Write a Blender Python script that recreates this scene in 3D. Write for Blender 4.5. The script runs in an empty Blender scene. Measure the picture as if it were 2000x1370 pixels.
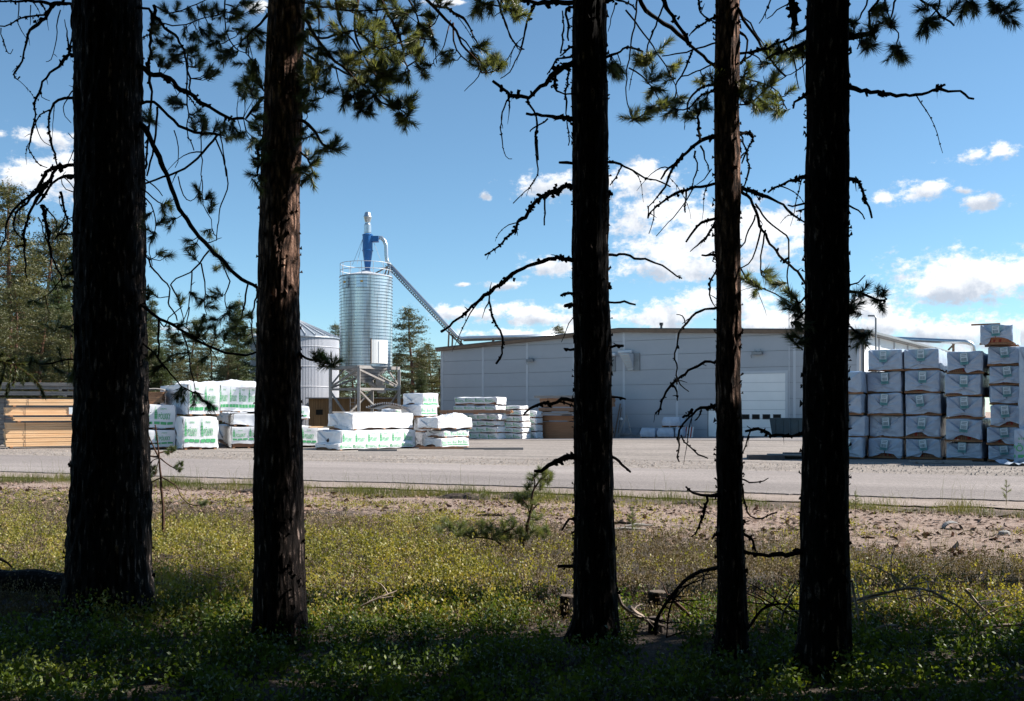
import bpy, math, random
import numpy as np
from mathutils import Vector, noise, Matrix
R = math.radians
# ---------------------------------------------------------------- camera, world, sun, exposure
SC = bpy.context.scene
COL = SC.collection
F = 1944.0; CX = 1000.0; HY = 799.0; CH = 1.6
cam_d = bpy.data.cameras.new('camera'); cam = bpy.data.objects.new('camera', cam_d); COL.objects.link(cam)
cam.location = (0, 0, CH); cam.rotation_euler = (R(90), 0, 0)
cam_d.lens = 36.0 * F / 2000.0; cam_d.sensor_width = 36.0; cam_d.shift_y = (HY - 685.0) / 2000.0
cam_d.clip_start = 0.05; cam_d.clip_end = 4000
SC.camera = cam
SC.view_settings.view_transform = 'Standard'; SC.view_settings.look = 'None'
SC.view_settings.exposure = 0.95; SC.view_settings.gamma = 1.0
SUN_AZ = 80.0; SUN_EL = 41.0     # azimuth clockwise from +Y (to the right of the view)
sd = bpy.data.lights.new('sun', 'SUN'); so = bpy.data.objects.new('sun', sd); COL.objects.link(so)
sd.energy = 5.0; sd.angle = R(0.5); sd.color = (1.0, 0.94, 0.86)
S = Vector((math.sin(R(SUN_AZ)) * math.cos(R(SUN_EL)), math.cos(R(SUN_AZ)) * math.cos(R(SUN_EL)), math.sin(R(SUN_EL))))
so.rotation_euler = S.to_track_quat('Z', 'Y').to_euler()

class NT:
    def __init__(s, tree): s.t = tree; s.n = tree.nodes; s.l = tree.links
    def node(s, typ, **kw):
        n = s.n.new(typ)
        for k, v in kw.items(): setattr(n, k, v)
        return n
    def put(s, sock, v):
        if hasattr(v, 'is_linked') or hasattr(v, 'links'): s.l.new(v, sock)
        else: sock.default_value = v
    def m(s, op, a, b=None, c=None, clamp=False):
        n = s.n.new('ShaderNodeMath'); n.operation = op; n.use_clamp = clamp
        s.put(n.inputs[0], a)
        if b is not None: s.put(n.inputs[1], b)
        if c is not None: s.put(n.inputs[2], c)
        return n.outputs[0]
    def vm(s, op, a, b=None):
        n = s.n.new('ShaderNodeVectorMath'); n.operation = op
        s.put(n.inputs[0], a)
        if b is not None: s.put(n.inputs[1], b)
        return n.outputs['Value'] if op in ('LENGTH', 'DOT_PRODUCT', 'DISTANCE') else n.outputs[0]
    def noise(s, vec, scale, detail=4, rough=0.6, dist=0.0):
        n = s.n.new('ShaderNodeTexNoise'); s.put(n.inputs['Vector'], vec)
        n.inputs['Scale'].default_value = scale; n.inputs['Detail'].default_value = detail
        n.inputs['Roughness'].default_value = rough; n.inputs['Distortion'].default_value = dist
        return n.outputs['Fac']
    def mr(s, v, a, b, c=0.0, d=1.0, smooth=False):
        n = s.n.new('ShaderNodeMapRange'); s.put(n.inputs[0], v)
        if smooth: n.interpolation_type = 'SMOOTHSTEP'
        for i, x in enumerate((a, b, c, d)): s.put(n.inputs[i + 1], x)
        return n.outputs[0]
    def mix(s, f, a, b):
        n = s.n.new('ShaderNodeMix'); n.data_type = 'RGBA'
        s.put(n.inputs[0], f); s.put(n.inputs[6], a); s.put(n.inputs[7], b)
        return n.outputs[2]
    def ramp(s, f, stops):
        n = s.n.new('ShaderNodeValToRGB'); s.put(n.inputs[0], f)
        e = n.color_ramp.elements
        while len(e) < len(stops): e.new(0.5)
        for i, (p, c) in enumerate(stops): e[i].position = p; e[i].color = (c[0], c[1], c[2], 1)
        return n.outputs[0]

wd = bpy.data.worlds.new('World'); SC.world = wd; wd.use_nodes = True
w = NT(wd.node_tree); bg = w.n['Background']
sky = w.node('ShaderNodeTexSky', sky_type='NISHITA'); sky.sun_disc = False
sky.sun_elevation = R(SUN_EL); sky.sun_rotation = R(SUN_AZ)
sky.air_density = 0.9; sky.dust_density = 0.0; sky.ozone_density = 2.2; sky.altitude = 200
tint = w.mix(1.0, sky.outputs[0], (0.82, 1.0, 1.01, 1)); tint.node.blend_type = 'MULTIPLY'
tc = w.node('ShaderNodeTexCoord').outputs['Generated']
sp = w.node('ShaderNodeSeparateXYZ'); w.l.new(tc, sp.inputs[0])
hyp = w.m('SQRT', w.m('ADD', w.m('MULTIPLY', sp.outputs[0], sp.outputs[0]), w.m('MULTIPLY', sp.outputs[1], sp.outputs[1])))
az = w.m('ARCTAN2', sp.outputs[0], sp.outputs[1]); el = w.m('ARCTAN2', sp.outputs[2], hyp)
cb = w.node('ShaderNodeCombineXYZ'); w.l.new(az, cb.inputs[0]); w.l.new(el, cb.inputs[1]); uv = cb.outputs[0]
CL = [(1250,352,90,34),(1085,362,80,24),(1350,470,150,62),(1290,420,120,45),(1470,470,110,70),(1330,525,170,30),(1068,522,62,26),
      (985,557,50,9),(1000,610,150,26),(900,612,75,18),(1060,622,110,26),(1290,618,120,40),(1420,590,120,34),(1540,625,120,36),(1650,600,80,26),
      (1870,540,140,56),(1970,545,140,60),(1790,575,90,26),(1770,632,140,34),(1850,650,140,34),(1985,640,90,40),(1700,590,60,28),(1700,610,60,24),
      (1905,306,58,18),(1945,303,35,16),(1812,373,52,20),(1872,370,30,9),(1917,393,40,17),(1725,395,34,13),(55,350,75,38),(150,335,50,40),
      (95,268,66,20),(2,262,14,9),(505,20,26,14),(880,5,60,6),(945,376,14,10),(1130,655,190,18),(1000,655,120,10),(330,640,60,8),(900,556,14,5),(1575,640,200,16),
      (2200,560,180,60),(2400,430,160,50),(-250,480,160,60),(-500,330,140,50)]
warp = w.node('ShaderNodeTexNoise'); w.l.new(uv, warp.inputs['Vector']); warp.inputs['Scale'].default_value = 14; warp.inputs['Detail'].default_value = 3
wv = w.vm('SCALE', w.vm('SUBTRACT', warp.outputs['Color'], (0.5, 0.5, 0.5))); wv.node.inputs['Scale'].default_value = 0.02
uvw = w.vm('ADD', uv, wv)
acc = None; accs = None
for (x, y, rx, ry) in CL:
    k = (x - CX) / F; a = math.atan(k); e = math.atan((HY - y) / F * math.cos(a))
    d = w.vm('LENGTH', w.vm('MULTIPLY', w.vm('SUBTRACT', uvw, (a, e, 0)), (F / rx * 0.92, F / ry * 0.92, 0)))
    v = w.m('SUBTRACT', 1.12, d)
    # lower half of each cloud, for its grey underside
    acc = v if acc is None else w.m('MAXIMUM', acc, v)
    sh = w.m('MULTIPLY', w.m('SUBTRACT', el, e - 0.15 * ry / F), F / ry)
    v2 = w.m('MULTIPLY', w.m('MAXIMUM', v, 0.0), sh)
    accs = v2 if accs is None else w.m('ADD', accs, v2)
nmap = w.vm('MULTIPLY', uv, (1.0, 1.5, 1.0))
n1 = w.noise(nmap, 20, 10, 0.66); n2 = w.noise(nmap, 60, 8, 0.68)
dens = w.m('ADD', acc, w.m('ADD', w.m('MULTIPLY', w.m('SUBTRACT', n1, 0.5), 2.9), w.m('MULTIPLY', w.m('SUBTRACT', n2, 0.5), 2.2)))
cmask = w.mr(dens, 0.15, 0.85, 0.0, 0.98, True)
shade = w.mr(w.m('ADD', accs, w.m('MULTIPLY', w.m('SUBTRACT', w.noise(uvw, 34, 7, 0.65), 0.5), 2.6)), -0.65, 0.45, 0.0, 1.0, True)
lowt = w.mix(w.mr(el, 0.0, 0.30), (0.86, 0.92, 1.0, 1), (1, 1, 1, 1)); tint = w.mix(1.0, tint, lowt); tint.node.blend_type = 'MULTIPLY'
cc = w.mix(shade, (3.9, 4.35, 5.1, 1), (7.6, 7.7, 7.9, 1))
w.l.new(w.mix(cmask, tint, cc), bg.inputs['Color'])
bg.inputs['Strength'].default_value = 0.078

# ---------------------------------------------------------------- helpers
def W(px, py, Y): return Vector(((px - CX) / F * Y, Y, CH + (HY - py) / F * Y))
UX, UY, NX, NY = 0.9379, -0.347, 0.347, 0.9379      # road direction and normal
def sstep(a, b, x):
    t = min(1, max(0, (x - a) / (b - a))); return t * t * (3 - 2 * t)
def G(x, y):
    d = NX * x + NY * y
    z = 0.05 - 0.25 * sstep(9, 19.5, d)
    if d < 20.5:
        k = 1 - sstep(19.0, 20.5, d)
        z += k * (0.05 * noise.noise(Vector((x * .5, y * .5, 3))) + 0.02 * noise.noise(Vector((x * 2, y * 2, 7))))
        z += 0.07 * math.exp(-((d - 18.9) / .5) ** 2) * (0.5 + noise.noise(Vector((x * .7, y * .7, 5))))
    if y > 45:
        z += -(min(y, 110) - 45) * 0.0165 + 0.012 * max(0, min(x, 30)) * sstep(45, 65, y)
    return z
def Yat(px, py, y0=10):            # distance at which the ground shows at this pixel
    Y = y0
    for _ in range(40):
        x = (px - CX) / F * Y
        Y = 0.5 * Y + 0.5 * max(2, (CH - G(x, Y)) * F / max(5, (py - HY)))
    return Y
def onG(px, py):
    Y = Yat(px, py); x = (px - CX) / F * Y
    return Vector((x, Y, G(x, Y)))

def props(o, label=None, cat=None, group=None, kind=None):
    if label: o['label'] = label
    if cat: o['category'] = cat
    if group: o['group'] = group
    if kind: o['kind'] = kind
    return o
def thing(name, label, cat, loc=(0, 0, 0), rz=0.0, group=None):
    o = bpy.data.objects.new(name, None); COL.objects.link(o)
    o.empty_display_size = 0.2
    o.location = loc; o.rotation_euler = (0, 0, rz)
    return props(o, label, cat, group)

class MB:
    def __init__(s): s.v = []; s.f = []; s.mi = []; s.cur = 0
    def quad(s, *p):
        b = len(s.v); s.v += [tuple(q) for q in p]; s.f.append(tuple(range(b, b + len(p)))); s.mi.append(s.cur)
    def box(s, x0, x1, y0, y1, z0, z1):
        b = len(s.v)
        s.v += [(x, y, z) for z in (z0, z1) for (x, y) in ((x0, y0), (x1, y0), (x1, y1), (x0, y1))]
        for q in ((0, 3, 2, 1), (4, 5, 6, 7), (0, 1, 5, 4), (1, 2, 6, 5), (2, 3, 7, 6), (3, 0, 4, 7)):
            s.f.append(tuple(b + i for i in q)); s.mi.append(s.cur)
        return b
    def beam(s, p, q, w, h=None, up=Vector((0, 0, 1))):
        h = h or w; p = Vector(p); q = Vector(q); d = (q - p).normalized()
        if abs(d.dot(up)) > 0.98: up = Vector((0, 1, 0))
        a = d.cross(up).normalized(); c = a.cross(d).normalized(); b = len(s.v)
        for e in (p, q):
            for (i, j) in ((-1, -1), (1, -1), (1, 1), (-1, 1)):
                s.v.append(tuple(e + a * (i * w / 2) + c * (j * h / 2)))
        for f in ((0, 1, 2, 3), (7, 6, 5, 4), (0, 4, 5, 1), (1, 5, 6, 2), (2, 6, 7, 3), (3, 7, 4, 0)):
            s.f.append(tuple(b + i for i in f)); s.mi.append(s.cur)
    def tube(s, pts, rad, n=8, cap=True):
        pts = [Vector(p) for p in pts]
        if not isinstance(rad, (list, tuple)): rad = [rad] * len(pts)
        b = len(s.v); prev = None
        for i, p in enumerate(pts):
            d = (pts[min(i + 1, len(pts) - 1)] - pts[max(i - 1, 0)])
            d = d.normalized() if d.length > 1e-9 else Vector((0, 0, 1))
            if prev is None:
                up = Vector((0, 1, 0)) if abs(d.y) < .9 else Vector((1, 0, 0)); a = d.cross(up).normalized()
            else:
                a = prev - d * prev.dot(d); a = a.normalized() if a.length > 1e-6 else d.orthogonal().normalized()
            prev = a; c = d.cross(a)
            for k in range(n):
                t = 2 * math.pi * k / n
                s.v.append(tuple(p + (a * math.cos(t) + c * math.sin(t)) * rad[i]))
        for i in range(len(pts) - 1):
            for k in range(n):
                s.f.append((b + i * n + k, b + i * n + (k + 1) % n, b + (i + 1) * n + (k + 1) % n, b + (i + 1) * n + k)); s.mi.append(s.cur)
        if cap:
            s.f.append(tuple(b + k for k in reversed(range(n)))); s.mi.append(s.cur)
            e = b + (len(pts) - 1) * n; s.f.append(tuple(e + k for k in range(n))); s.mi.append(s.cur)
    def lathe(s, prof, cx=0, cy=0, n=48, cap=True):
        b = len(s.v)
        for (r, z) in prof:
            for k in range(n):
                t = 2 * math.pi * k / n; s.v.append((cx + r * math.cos(t), cy + r * math.sin(t), z))
        for i in range(len(prof) - 1):
            for k in range(n):
                s.f.append((b + i * n + k, b + i * n + (k + 1) % n, b + (i + 1) * n + (k + 1) % n, b + (i + 1) * n + k)); s.mi.append(s.cur)
        if cap:
            s.f.append(tuple(b + k for k in reversed(range(n)))); s.mi.append(s.cur)
            e = b + (len(prof) - 1) * n; s.f.append(tuple(e + k for k in range(n))); s.mi.append(s.cur)
    def build(s, name, mats, parent=None, smooth=False, world=False):
        me = bpy.data.meshes.new(name)
        v = s.v
        if world and parent is not None:
            L = parent.location; v = [(p[0] - L.x, p[1] - L.y, p[2] - L.z) for p in v]
        me.from_pydata(v, [], s.f)
        if not isinstance(mats, (list, tuple)): mats = [mats]
        for m in mats: me.materials.append(m)
        if len(mats) > 1: me.polygons.foreach_set('material_index', s.mi)
        if smooth: me.polygons.foreach_set('use_smooth', [True] * len(me.polygons))
        me.update()
        o = bpy.data.objects.new(name, me); COL.objects.link(o)
        if parent is not None: o.parent = parent
        return o
def npmesh(name, V, k, mat, parent=None, smooth=False):
    """V: (N*k,3) verts, every k verts one face"""
    V = np.ascontiguousarray(V, dtype=np.float32); n = len(V) // k
    me = bpy.data.meshes.new(name)
    me.vertices.add(n * k); me.vertices.foreach_set('co', V[:n * k].ravel())
    me.loops.add(n * k); me.loops.foreach_set('vertex_index', np.arange(n * k, dtype=np.int32))
    me.polygons.add(n); me.polygons.foreach_set('loop_start', np.arange(0, n * k, k, dtype=np.int32))
    me.update(calc_edges=True); me.validate()
    me.materials.append(mat)
    o = bpy.data.objects.new(name, me); COL.objects.link(o)
    if parent is not None: o.parent = parent
    return o
def cr(pts, step):
    """catmull-rom through pts (any dimension), sampled about every `step`"""
    P = [np.array(p, float) for p in pts]
    if len(P) == 2: P = [P[0], (P[0] + P[1]) / 2, P[1]]
    P = [2 * P[0] - P[1]] + P + [2 * P[-1] - P[-2]]; out = []
    for i in range(1, len(P) - 2):
        n = max(2, int(np.linalg.norm(P[i + 1][:2] - P[i][:2]) / step))
        for j in range(n):
            t = j / n; a, b, c, d = P[i - 1:i + 3]
            out.append(0.5 * ((2 * b) + (c - a) * t + (2 * a - 5 * b + 4 * c - d) * t * t + (3 * b - a - 3 * c + d) * t ** 3))
    out.append(P[-2]); return out

# ---------------------------------------------------------------- materials
def mat(name, col=(.5, .5, .5), rough=0.7, metal=0.0, vary=0.0, vscale=3.0, bump=0.0, bscale=20.0, col2=None, stretch=(1, 1, 1), spec=None, transl=None, detail=5):
    m = bpy.data.materials.new(name); m.use_nodes = True; t = NT(m.node_tree); b = t.n['Principled BSDF']
    c = (col[0], col[1], col[2], 1); b.inputs['Roughness'].default_value = rough; b.inputs['Metallic'].default_value = metal
    if spec is not None: b.inputs['Specular IOR Level'].default_value = spec
    o = t.node('ShaderNodeTexCoord').outputs['Object']; ov = t.vm('MULTIPLY', o, stretch)
    if col2 is not None or vary > 0:
        f = t.noise(ov, vscale, detail, 0.65)
        c2 = (col2[0], col2[1], col2[2], 1) if col2 is not None else tuple(x * (1 - vary) for x in col) + (1,)
        cc = t.mix(t.mr(f, 0.35, 0.65), c, c2); t.l.new(cc, b.inputs['Base Color'])
    else: b.inputs['Base Color'].default_value = c; cc = None
    if bump > 0:
        bn = t.node('ShaderNodeBump'); bn.inputs['Strength'].default_value = min(1, bump); bn.inputs['Distance'].default_value = 0.02
        t.l.new(t.noise(ov, bscale, 6, 0.65), bn.inputs['Height']); t.l.new(bn.outputs[0], b.inputs['Normal'])
    if transl:
        tr = t.node('ShaderNodeBsdfTranslucent')
        if cc is not None: t.l.new(t.mix(1.0, cc, (1.5, 1.7, .7, 1)), tr.inputs[0]); tr.inputs[0].links[0].from_node.blend_type = 'MULTIPLY'
        else: tr.inputs[0].default_value = tuple(min(1, x * 1.5) for x in col) + (1,)
        ms = t.node('ShaderNodeMixShader'); ms.inputs[0].default_value = transl
        t.l.new(b.outputs[0], ms.inputs[1]); t.l.new(tr.outputs[0], ms.inputs[2]); t.l.new(ms.outputs[0], t.n['Material Output'].inputs[0])
    return m
def leafmat(name, stops, transl, pscale=0.9, fine=60.0, rough=0.5):
    m = bpy.data.materials.new(name); m.use_nodes = True; t = NT(m.node_tree); b = t.n['Principled BSDF']
    o = t.node('ShaderNodeTexCoord').outputs['Object']
    f = t.m('ADD', t.m('MULTIPLY', t.noise(o, pscale, 3, .6), 0.65), t.m('MULTIPLY', t.noise(o, fine, 1, .5), 0.35))
    c = t.ramp(t.mr(f, 0.3, 0.7), stops); t.l.new(c, b.inputs['Base Color']); b.inputs['Roughness'].default_value = rough
    tr = t.node('ShaderNodeBsdfTranslucent'); mm = t.mix(1.0, c, (1.6, 1.5, .6, 1)); mm.node.blend_type = 'MULTIPLY'; t.l.new(mm, tr.inputs[0])
    ms = t.node('ShaderNodeMixShader'); ms.inputs[0].default_value = transl
    t.l.new(b.outputs[0], ms.inputs[1]); t.l.new(tr.outputs[0], ms.inputs[2]); t.l.new(ms.outputs[0], t.n['Material Output'].inputs[0])
    return m
def barkmat(name, dark, mid, light, upper=None):
    m = bpy.data.materials.new(name); m.use_nodes = True; t = NT(m.node_tree); b = t.n['Principled BSDF']
    o = t.node('ShaderNodeTexCoord').outputs['Object']; s = t.vm('MULTIPLY', o, (1, 1, .22))
    vo = t.node('ShaderNodeTexVoronoi', feature='DISTANCE_TO_EDGE'); t.l.new(t.vm('ADD', s, t.vm('MULTIPLY', warpv(t, s), (.03, .03, .03))), vo.inputs['Vector']); vo.inputs['Scale'].default_value = 30
    f = t.noise(s, 34, 8, .75); h = t.m('ADD', t.m('MULTIPLY', t.mr(vo.outputs[0], 0, .3), .3), t.m('MULTIPLY', t.m('ADD', f, t.m('MULTIPLY', t.noise(o, 95, 4, .7), .35)), 1.25))
    c = t.ramp(t.mr(h, .78, 1.38), [(0, dark), (.58, mid), (1, light)])
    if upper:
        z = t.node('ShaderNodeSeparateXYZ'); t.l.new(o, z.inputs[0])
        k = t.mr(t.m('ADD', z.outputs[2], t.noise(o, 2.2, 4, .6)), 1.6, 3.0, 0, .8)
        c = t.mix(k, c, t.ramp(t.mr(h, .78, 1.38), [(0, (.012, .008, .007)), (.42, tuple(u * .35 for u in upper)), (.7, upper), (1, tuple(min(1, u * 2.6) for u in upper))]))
    t.l.new(c, b.inputs['Base Color']); b.inputs['Roughness'].default_value = .9; b.inputs['Specular IOR Level'].default_value = .15
    bn = t.node('ShaderNodeBump'); bn.inputs['Strength'].default_value = 1; bn.inputs['Distance'].default_value = .015
    t.l.new(h, bn.inputs['Height']); t.l.new(bn.outputs[0], b.inputs['Normal'])
    return m
def warpv(t, s):
    n = t.n.new('ShaderNodeTexNoise'); t.l.new(s, n.inputs['Vector']); n.inputs['Scale'].default_value = 9; n.inputs['Detail'].default_value = 3
    return n.outputs['Color']
M = {}
M['bark1'] = barkmat('bark_old_pine', (.004, .0035, .0035), (.016, .013, .012), (.40, .31, .27))
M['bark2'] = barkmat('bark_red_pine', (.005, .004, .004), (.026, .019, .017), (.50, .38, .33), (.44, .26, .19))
M['twig'] = mat('dead_twig', (.02, .017, .015), .95, vary=.5, vscale=30, bump=.5, bscale=60, spec=.1)
M['redtwig'] = mat('pine_twig', (.11, .055, .035), .85, col2=(.045, .03, .024), vscale=9, bump=.4, spec=.2)
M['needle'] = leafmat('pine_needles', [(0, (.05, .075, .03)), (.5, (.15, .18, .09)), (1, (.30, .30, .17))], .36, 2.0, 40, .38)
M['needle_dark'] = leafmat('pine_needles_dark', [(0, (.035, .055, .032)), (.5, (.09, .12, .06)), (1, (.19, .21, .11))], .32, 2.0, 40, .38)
M['bgfol'] = leafmat('far_pine_foliage', [(0, (.035, .042, .016)), (.5, (.08, .084, .03)), (1, (.15, .14, .055))], .22, .5, 6)
M['bgfol2'] = leafmat('far_spruce_foliage', [(0, (.025, .042, .018)), (.5, (.055, .078, .026)), (1, (.10, .115, .04))], .22, .5, 6)
M['bgbark'] = mat('far_bark', (.25, .12, .07), .9, col2=(.08, .055, .045), vscale=1.2, bump=.4)
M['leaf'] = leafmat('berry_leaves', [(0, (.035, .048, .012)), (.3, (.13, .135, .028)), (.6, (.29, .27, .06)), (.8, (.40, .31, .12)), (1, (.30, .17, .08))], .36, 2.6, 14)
M['leaf_dark'] = leafmat('shade_darkened_berry_leaves', [(0, (.02, .042, .008)), (.5, (.075, .12, .018)), (1, (.22, .25, .04))], .38, 2.5, 14)  # greener blueberry tone, with the forest-floor shade darkened into the colour
M['heather'] = leafmat('heather_sprigs', [(0, (.05, .036, .028)), (.35, (.17, .12, .085)), (.6, (.17, .14, .07)), (1, (.42, .31, .22))], .12, 2.8, 14, .8)
M['grass'] = leafmat('grass_blades', [(0, (.06, .09, .02)), (.5, (.14, .16, .04)), (1, (.32, .26, .12))], .3, 1.2, 30)
M['wood'] = mat('sawn_pine', (.88, .59, .34), .7, col2=(.74, .43, .21), vscale=2.5, stretch=(.3, 3, 8), bump=.2)
M['wood_dk'] = mat('brown_lumber', (.36, .19, .10), .75, col2=(.26, .13, .065), vscale=3, stretch=(.3, 3, 8), bump=.2)
M['wood_grey'] = mat('weathered_boards', (.30, .285, .27), .85, col2=(.16, .15, .14), vscale=3, stretch=(.3, 3, 8), bump=.3)
M['wood_end'] = mat('board_ends', (.34, .19, .11), .8, col2=(.22, .11, .06), vscale=14, bump=.3)
M['orangewood'] = mat('orange_board_ends', (.52, .20, .10), .8, col2=(.28, .10, .05), vscale=12, stretch=(1, 6, 1))
M['redpaint'] = mat('red_paint_mark', (.30, .03, .02), .8, vary=.3, vscale=20)
M['plastic'] = mat('white_wrap', (.80, .81, .83), .38, vary=.10, vscale=1.6, bump=1, bscale=3.2, spec=.5)
M['plastic_blue'] = mat('bluish_wrap', (.50, .57, .66), .30, col2=(.36, .42, .52), vscale=1.4, bump=1, bscale=3, spec=.55)
M['plastic_dark'] = mat('dark_inner_wrap', (.10, .12, .15), .3, col2=(.25, .28, .32), vscale=5, bump=1, bscale=6)
M['green'] = mat('green_print', (.09, .42, .17), .5)
M['tag'] = mat('paper_tag', (.62, .68, .72), .6)
M['tagink'] = mat('tag_ink', (.06, .16, .18), .6)
M['tagteal'] = mat('tag_teal', (.12, .32, .33), .6)
M['panel'] = mat('grey_wall_panel', (.425, .44, .465), .45, vary=.07, vscale=.4, spec=.4)
M['side_panel'] = mat('white_side_panel', (.75, .76, .78), .5, vary=.06, vscale=.4)
M['seam'] = mat('panel_joint', (.24, .25, .265), .8)
M['trim'] = mat('light_trim', (.54, .56, .59), .45, vary=.05)
M['fascia'] = mat('brown_fascia', (.21, .135, .085), .6, vary=.25, vscale=2)
M['roof'] = mat('grey_roof_felt', (.12, .12, .125), .9, vary=.3)
M['doorw'] = mat('white_door', (.90, .89, .86), .45, vary=.05, vscale=.7)
M['glass'] = mat('dark_glass', (.015, .014, .012), .5, spec=.1)
M['warm'] = mat('window_backing', (.10, .085, .05), .8)
M['concrete'] = mat('concrete', (.30, .29, .28), .9, vary=.25, vscale=3, bump=.3)
M['dkconcrete'] = mat('dark_concrete', (.07, .07, .075), .9, vary=.3, vscale=3, bump=.3)
M['steel'] = mat('painted_frame', (.42, .40, .38), .55, metal=.2, col2=(.30, .26, .23), vscale=1.5)
M['duct'] = mat('galvanised_duct', (.55, .60, .64), .32, metal=.85, vary=.15, vscale=2)
M['rust'] = mat('rusty_bracket', (.26, .17, .11), .75, vary=.4, vscale=4)
M['blue'] = mat('cyclone_blue', (.008, .11, .34), .35, vary=.12, vscale=1.5)
M['skip'] = mat('blue_skip_paint', (.008, .04, .06), .55, vary=.35, vscale=2, bump=.2)
M['redwhite'] = mat('sign_red', (.35, .05, .04), .6)
M['white'] = mat('sign_white', (.7, .7, .7), .6)
M['grey'] = mat('grey_metal', (.26, .27, .28), .5, metal=.4, vary=.2)
M['dark'] = mat('dark_metal', (.05, .05, .055), .6)
M['orange'] = mat('warning_orange', (.6, .32, .03), .6)
M['shedwood'] = mat('ochre_cladding', (.30, .175, .075), .8, col2=(.17, .095, .04), vscale=1.1, stretch=(7, 7, .35), bump=.3)
M['stump'] = mat('stump_top', (.16, .12, .09), .9, vary=.5, vscale=20, bump=.5)
M['bleached'] = mat('bleached_branch', (.50, .40, .33), .85, col2=(.22, .165, .13), vscale=7, bump=.4)
SILO_Z = (0.0, 1.0)
def silomat():
    m = bpy.data.materials.new('galvanised_sheet'); m.use_nodes = True; t = NT(m.node_tree); b = t.n['Principled BSDF']
    o = t.node('ShaderNodeTexCoord').outputs['Object']
    f = t.noise(t.vm('MULTIPLY', o, (1.6, 1.6, .12)), 1.6, 4, .6); g = t.noise(t.vm('MULTIPLY', o, (.8, .8, 2.2)), 1.2, 3, .5)
    s = t.node('ShaderNodeSeparateXYZ'); t.l.new(o, s.inputs[0]); fr = t.m('FRACT', t.m('DIVIDE', t.m('SUBTRACT', s.outputs[2], SILO_Z[0]), SILO_Z[1]))
    c = t.mix(t.mr(f, .5, .68), (.66, .72, .78, 1), (.42, .43, .41, 1)); c = t.mix(t.mr(fr, .80, .86), c, (.12, .15, .18, 1)); c = t.mix(t.mr(g, .4, .6, 0, .25), c, (.5, .6, .7, 1))
    t.l.new(c, b.inputs['Base Color']); b.inputs['Metallic'].default_value = .8
    t.l.new(t.mr(f, .3, .7, .24, .42), b.inputs['Roughness'])
    return m
def corrmat():
    m = bpy.data.materials.new('pale_corrugated'); m.use_nodes = True; t = NT(m.node_tree); b = t.n['Principled BSDF']
    b.inputs['Base Color'].default_value = (.50, .51, .55, 1); b.inputs['Roughness'].default_value = .5; b.inputs['Metallic'].default_value = .1
    return m
M['corr'] = corrmat()
M['coneroof'] = mat('cone_roof_sheet', (.30, .34, .38), .4, metal=.4, vary=.15)
def groundmat():
    m = bpy.data.materials.new('forest_edge_ground'); m.use_nodes = True; t = NT(m.node_tree); b = t.n['Principled BSDF']
    o = t.node('ShaderNodeTexCoord').outputs['Object']; s = t.node('ShaderNodeSeparateXYZ'); t.l.new(o, s.inputs[0])
    d = t.m('ADD', t.m('MULTIPLY', s.outputs[0], NX), t.m('MULTIPLY', s.outputs[1], NY))
    n1 = t.noise(o, .45, 5, .6); n2 = t.noise(o, 9, 6, .7); n3 = t.noise(o, 60, 3, .6)
    dd = t.m('ADD', d, t.m('MULTIPLY', t.m('SUBTRACT', n1, .5), 6)); dd = t.m('ADD', dd, t.m('MULTIPLY', s.outputs[0], .22))
    soil = t.ramp(t.m('ADD', t.m('MULTIPLY', n2, .6), t.m('MULTIPLY', n3, .4)), [(.3, (.02, .015, .011)), (.5, (.055, .04, .028)), (.7, (.13, .09, .065))])
    sand = t.ramp(t.m('ADD', t.m('MULTIPLY', n2, .55), t.m('MULTIPLY', n3, .45)), [(.32, (.09, .06, .046)), (.45, (.29, .205, .16)), (.7, (.50, .38, .315))])
    c = t.mix(t.mr(t.m('ADD', dd, t.m('MULTIPLY', t.m('SUBTRACT', n2, .5), 7)), 12.3, 14.6, 0, 1, True), soil, sand)
    vg = t.m('MULTIPLY', t.mr(t.m('ABSOLUTE', t.m('SUBTRACT', d, 18.9)), .3, .95, 1, 0, True), t.mr(t.m('ADD', n1, t.m('MULTIPLY', n2, .8)), .75, 1.0, 0, .85))
    c = t.mix(vg, c, soil)
    c = t.mix(t.mr(t.noise(o, 3.2, 6, .75), .54, .66, 0, .7), c, soil)
    t.l.new(c, b.inputs['Base Color']); b.inputs['Roughness'].default_value = .95
    bn = t.node('ShaderNodeBump'); bn.inputs['Strength'].default_value = 1; bn.inputs['Distance'].default_value = .06
    t.l.new(t.m('ADD', n2, t.m('MULTIPLY', n3, .5)), bn.inputs['Height']); t.l.new(bn.outputs[0], b.inputs['Normal'])
    return m
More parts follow.
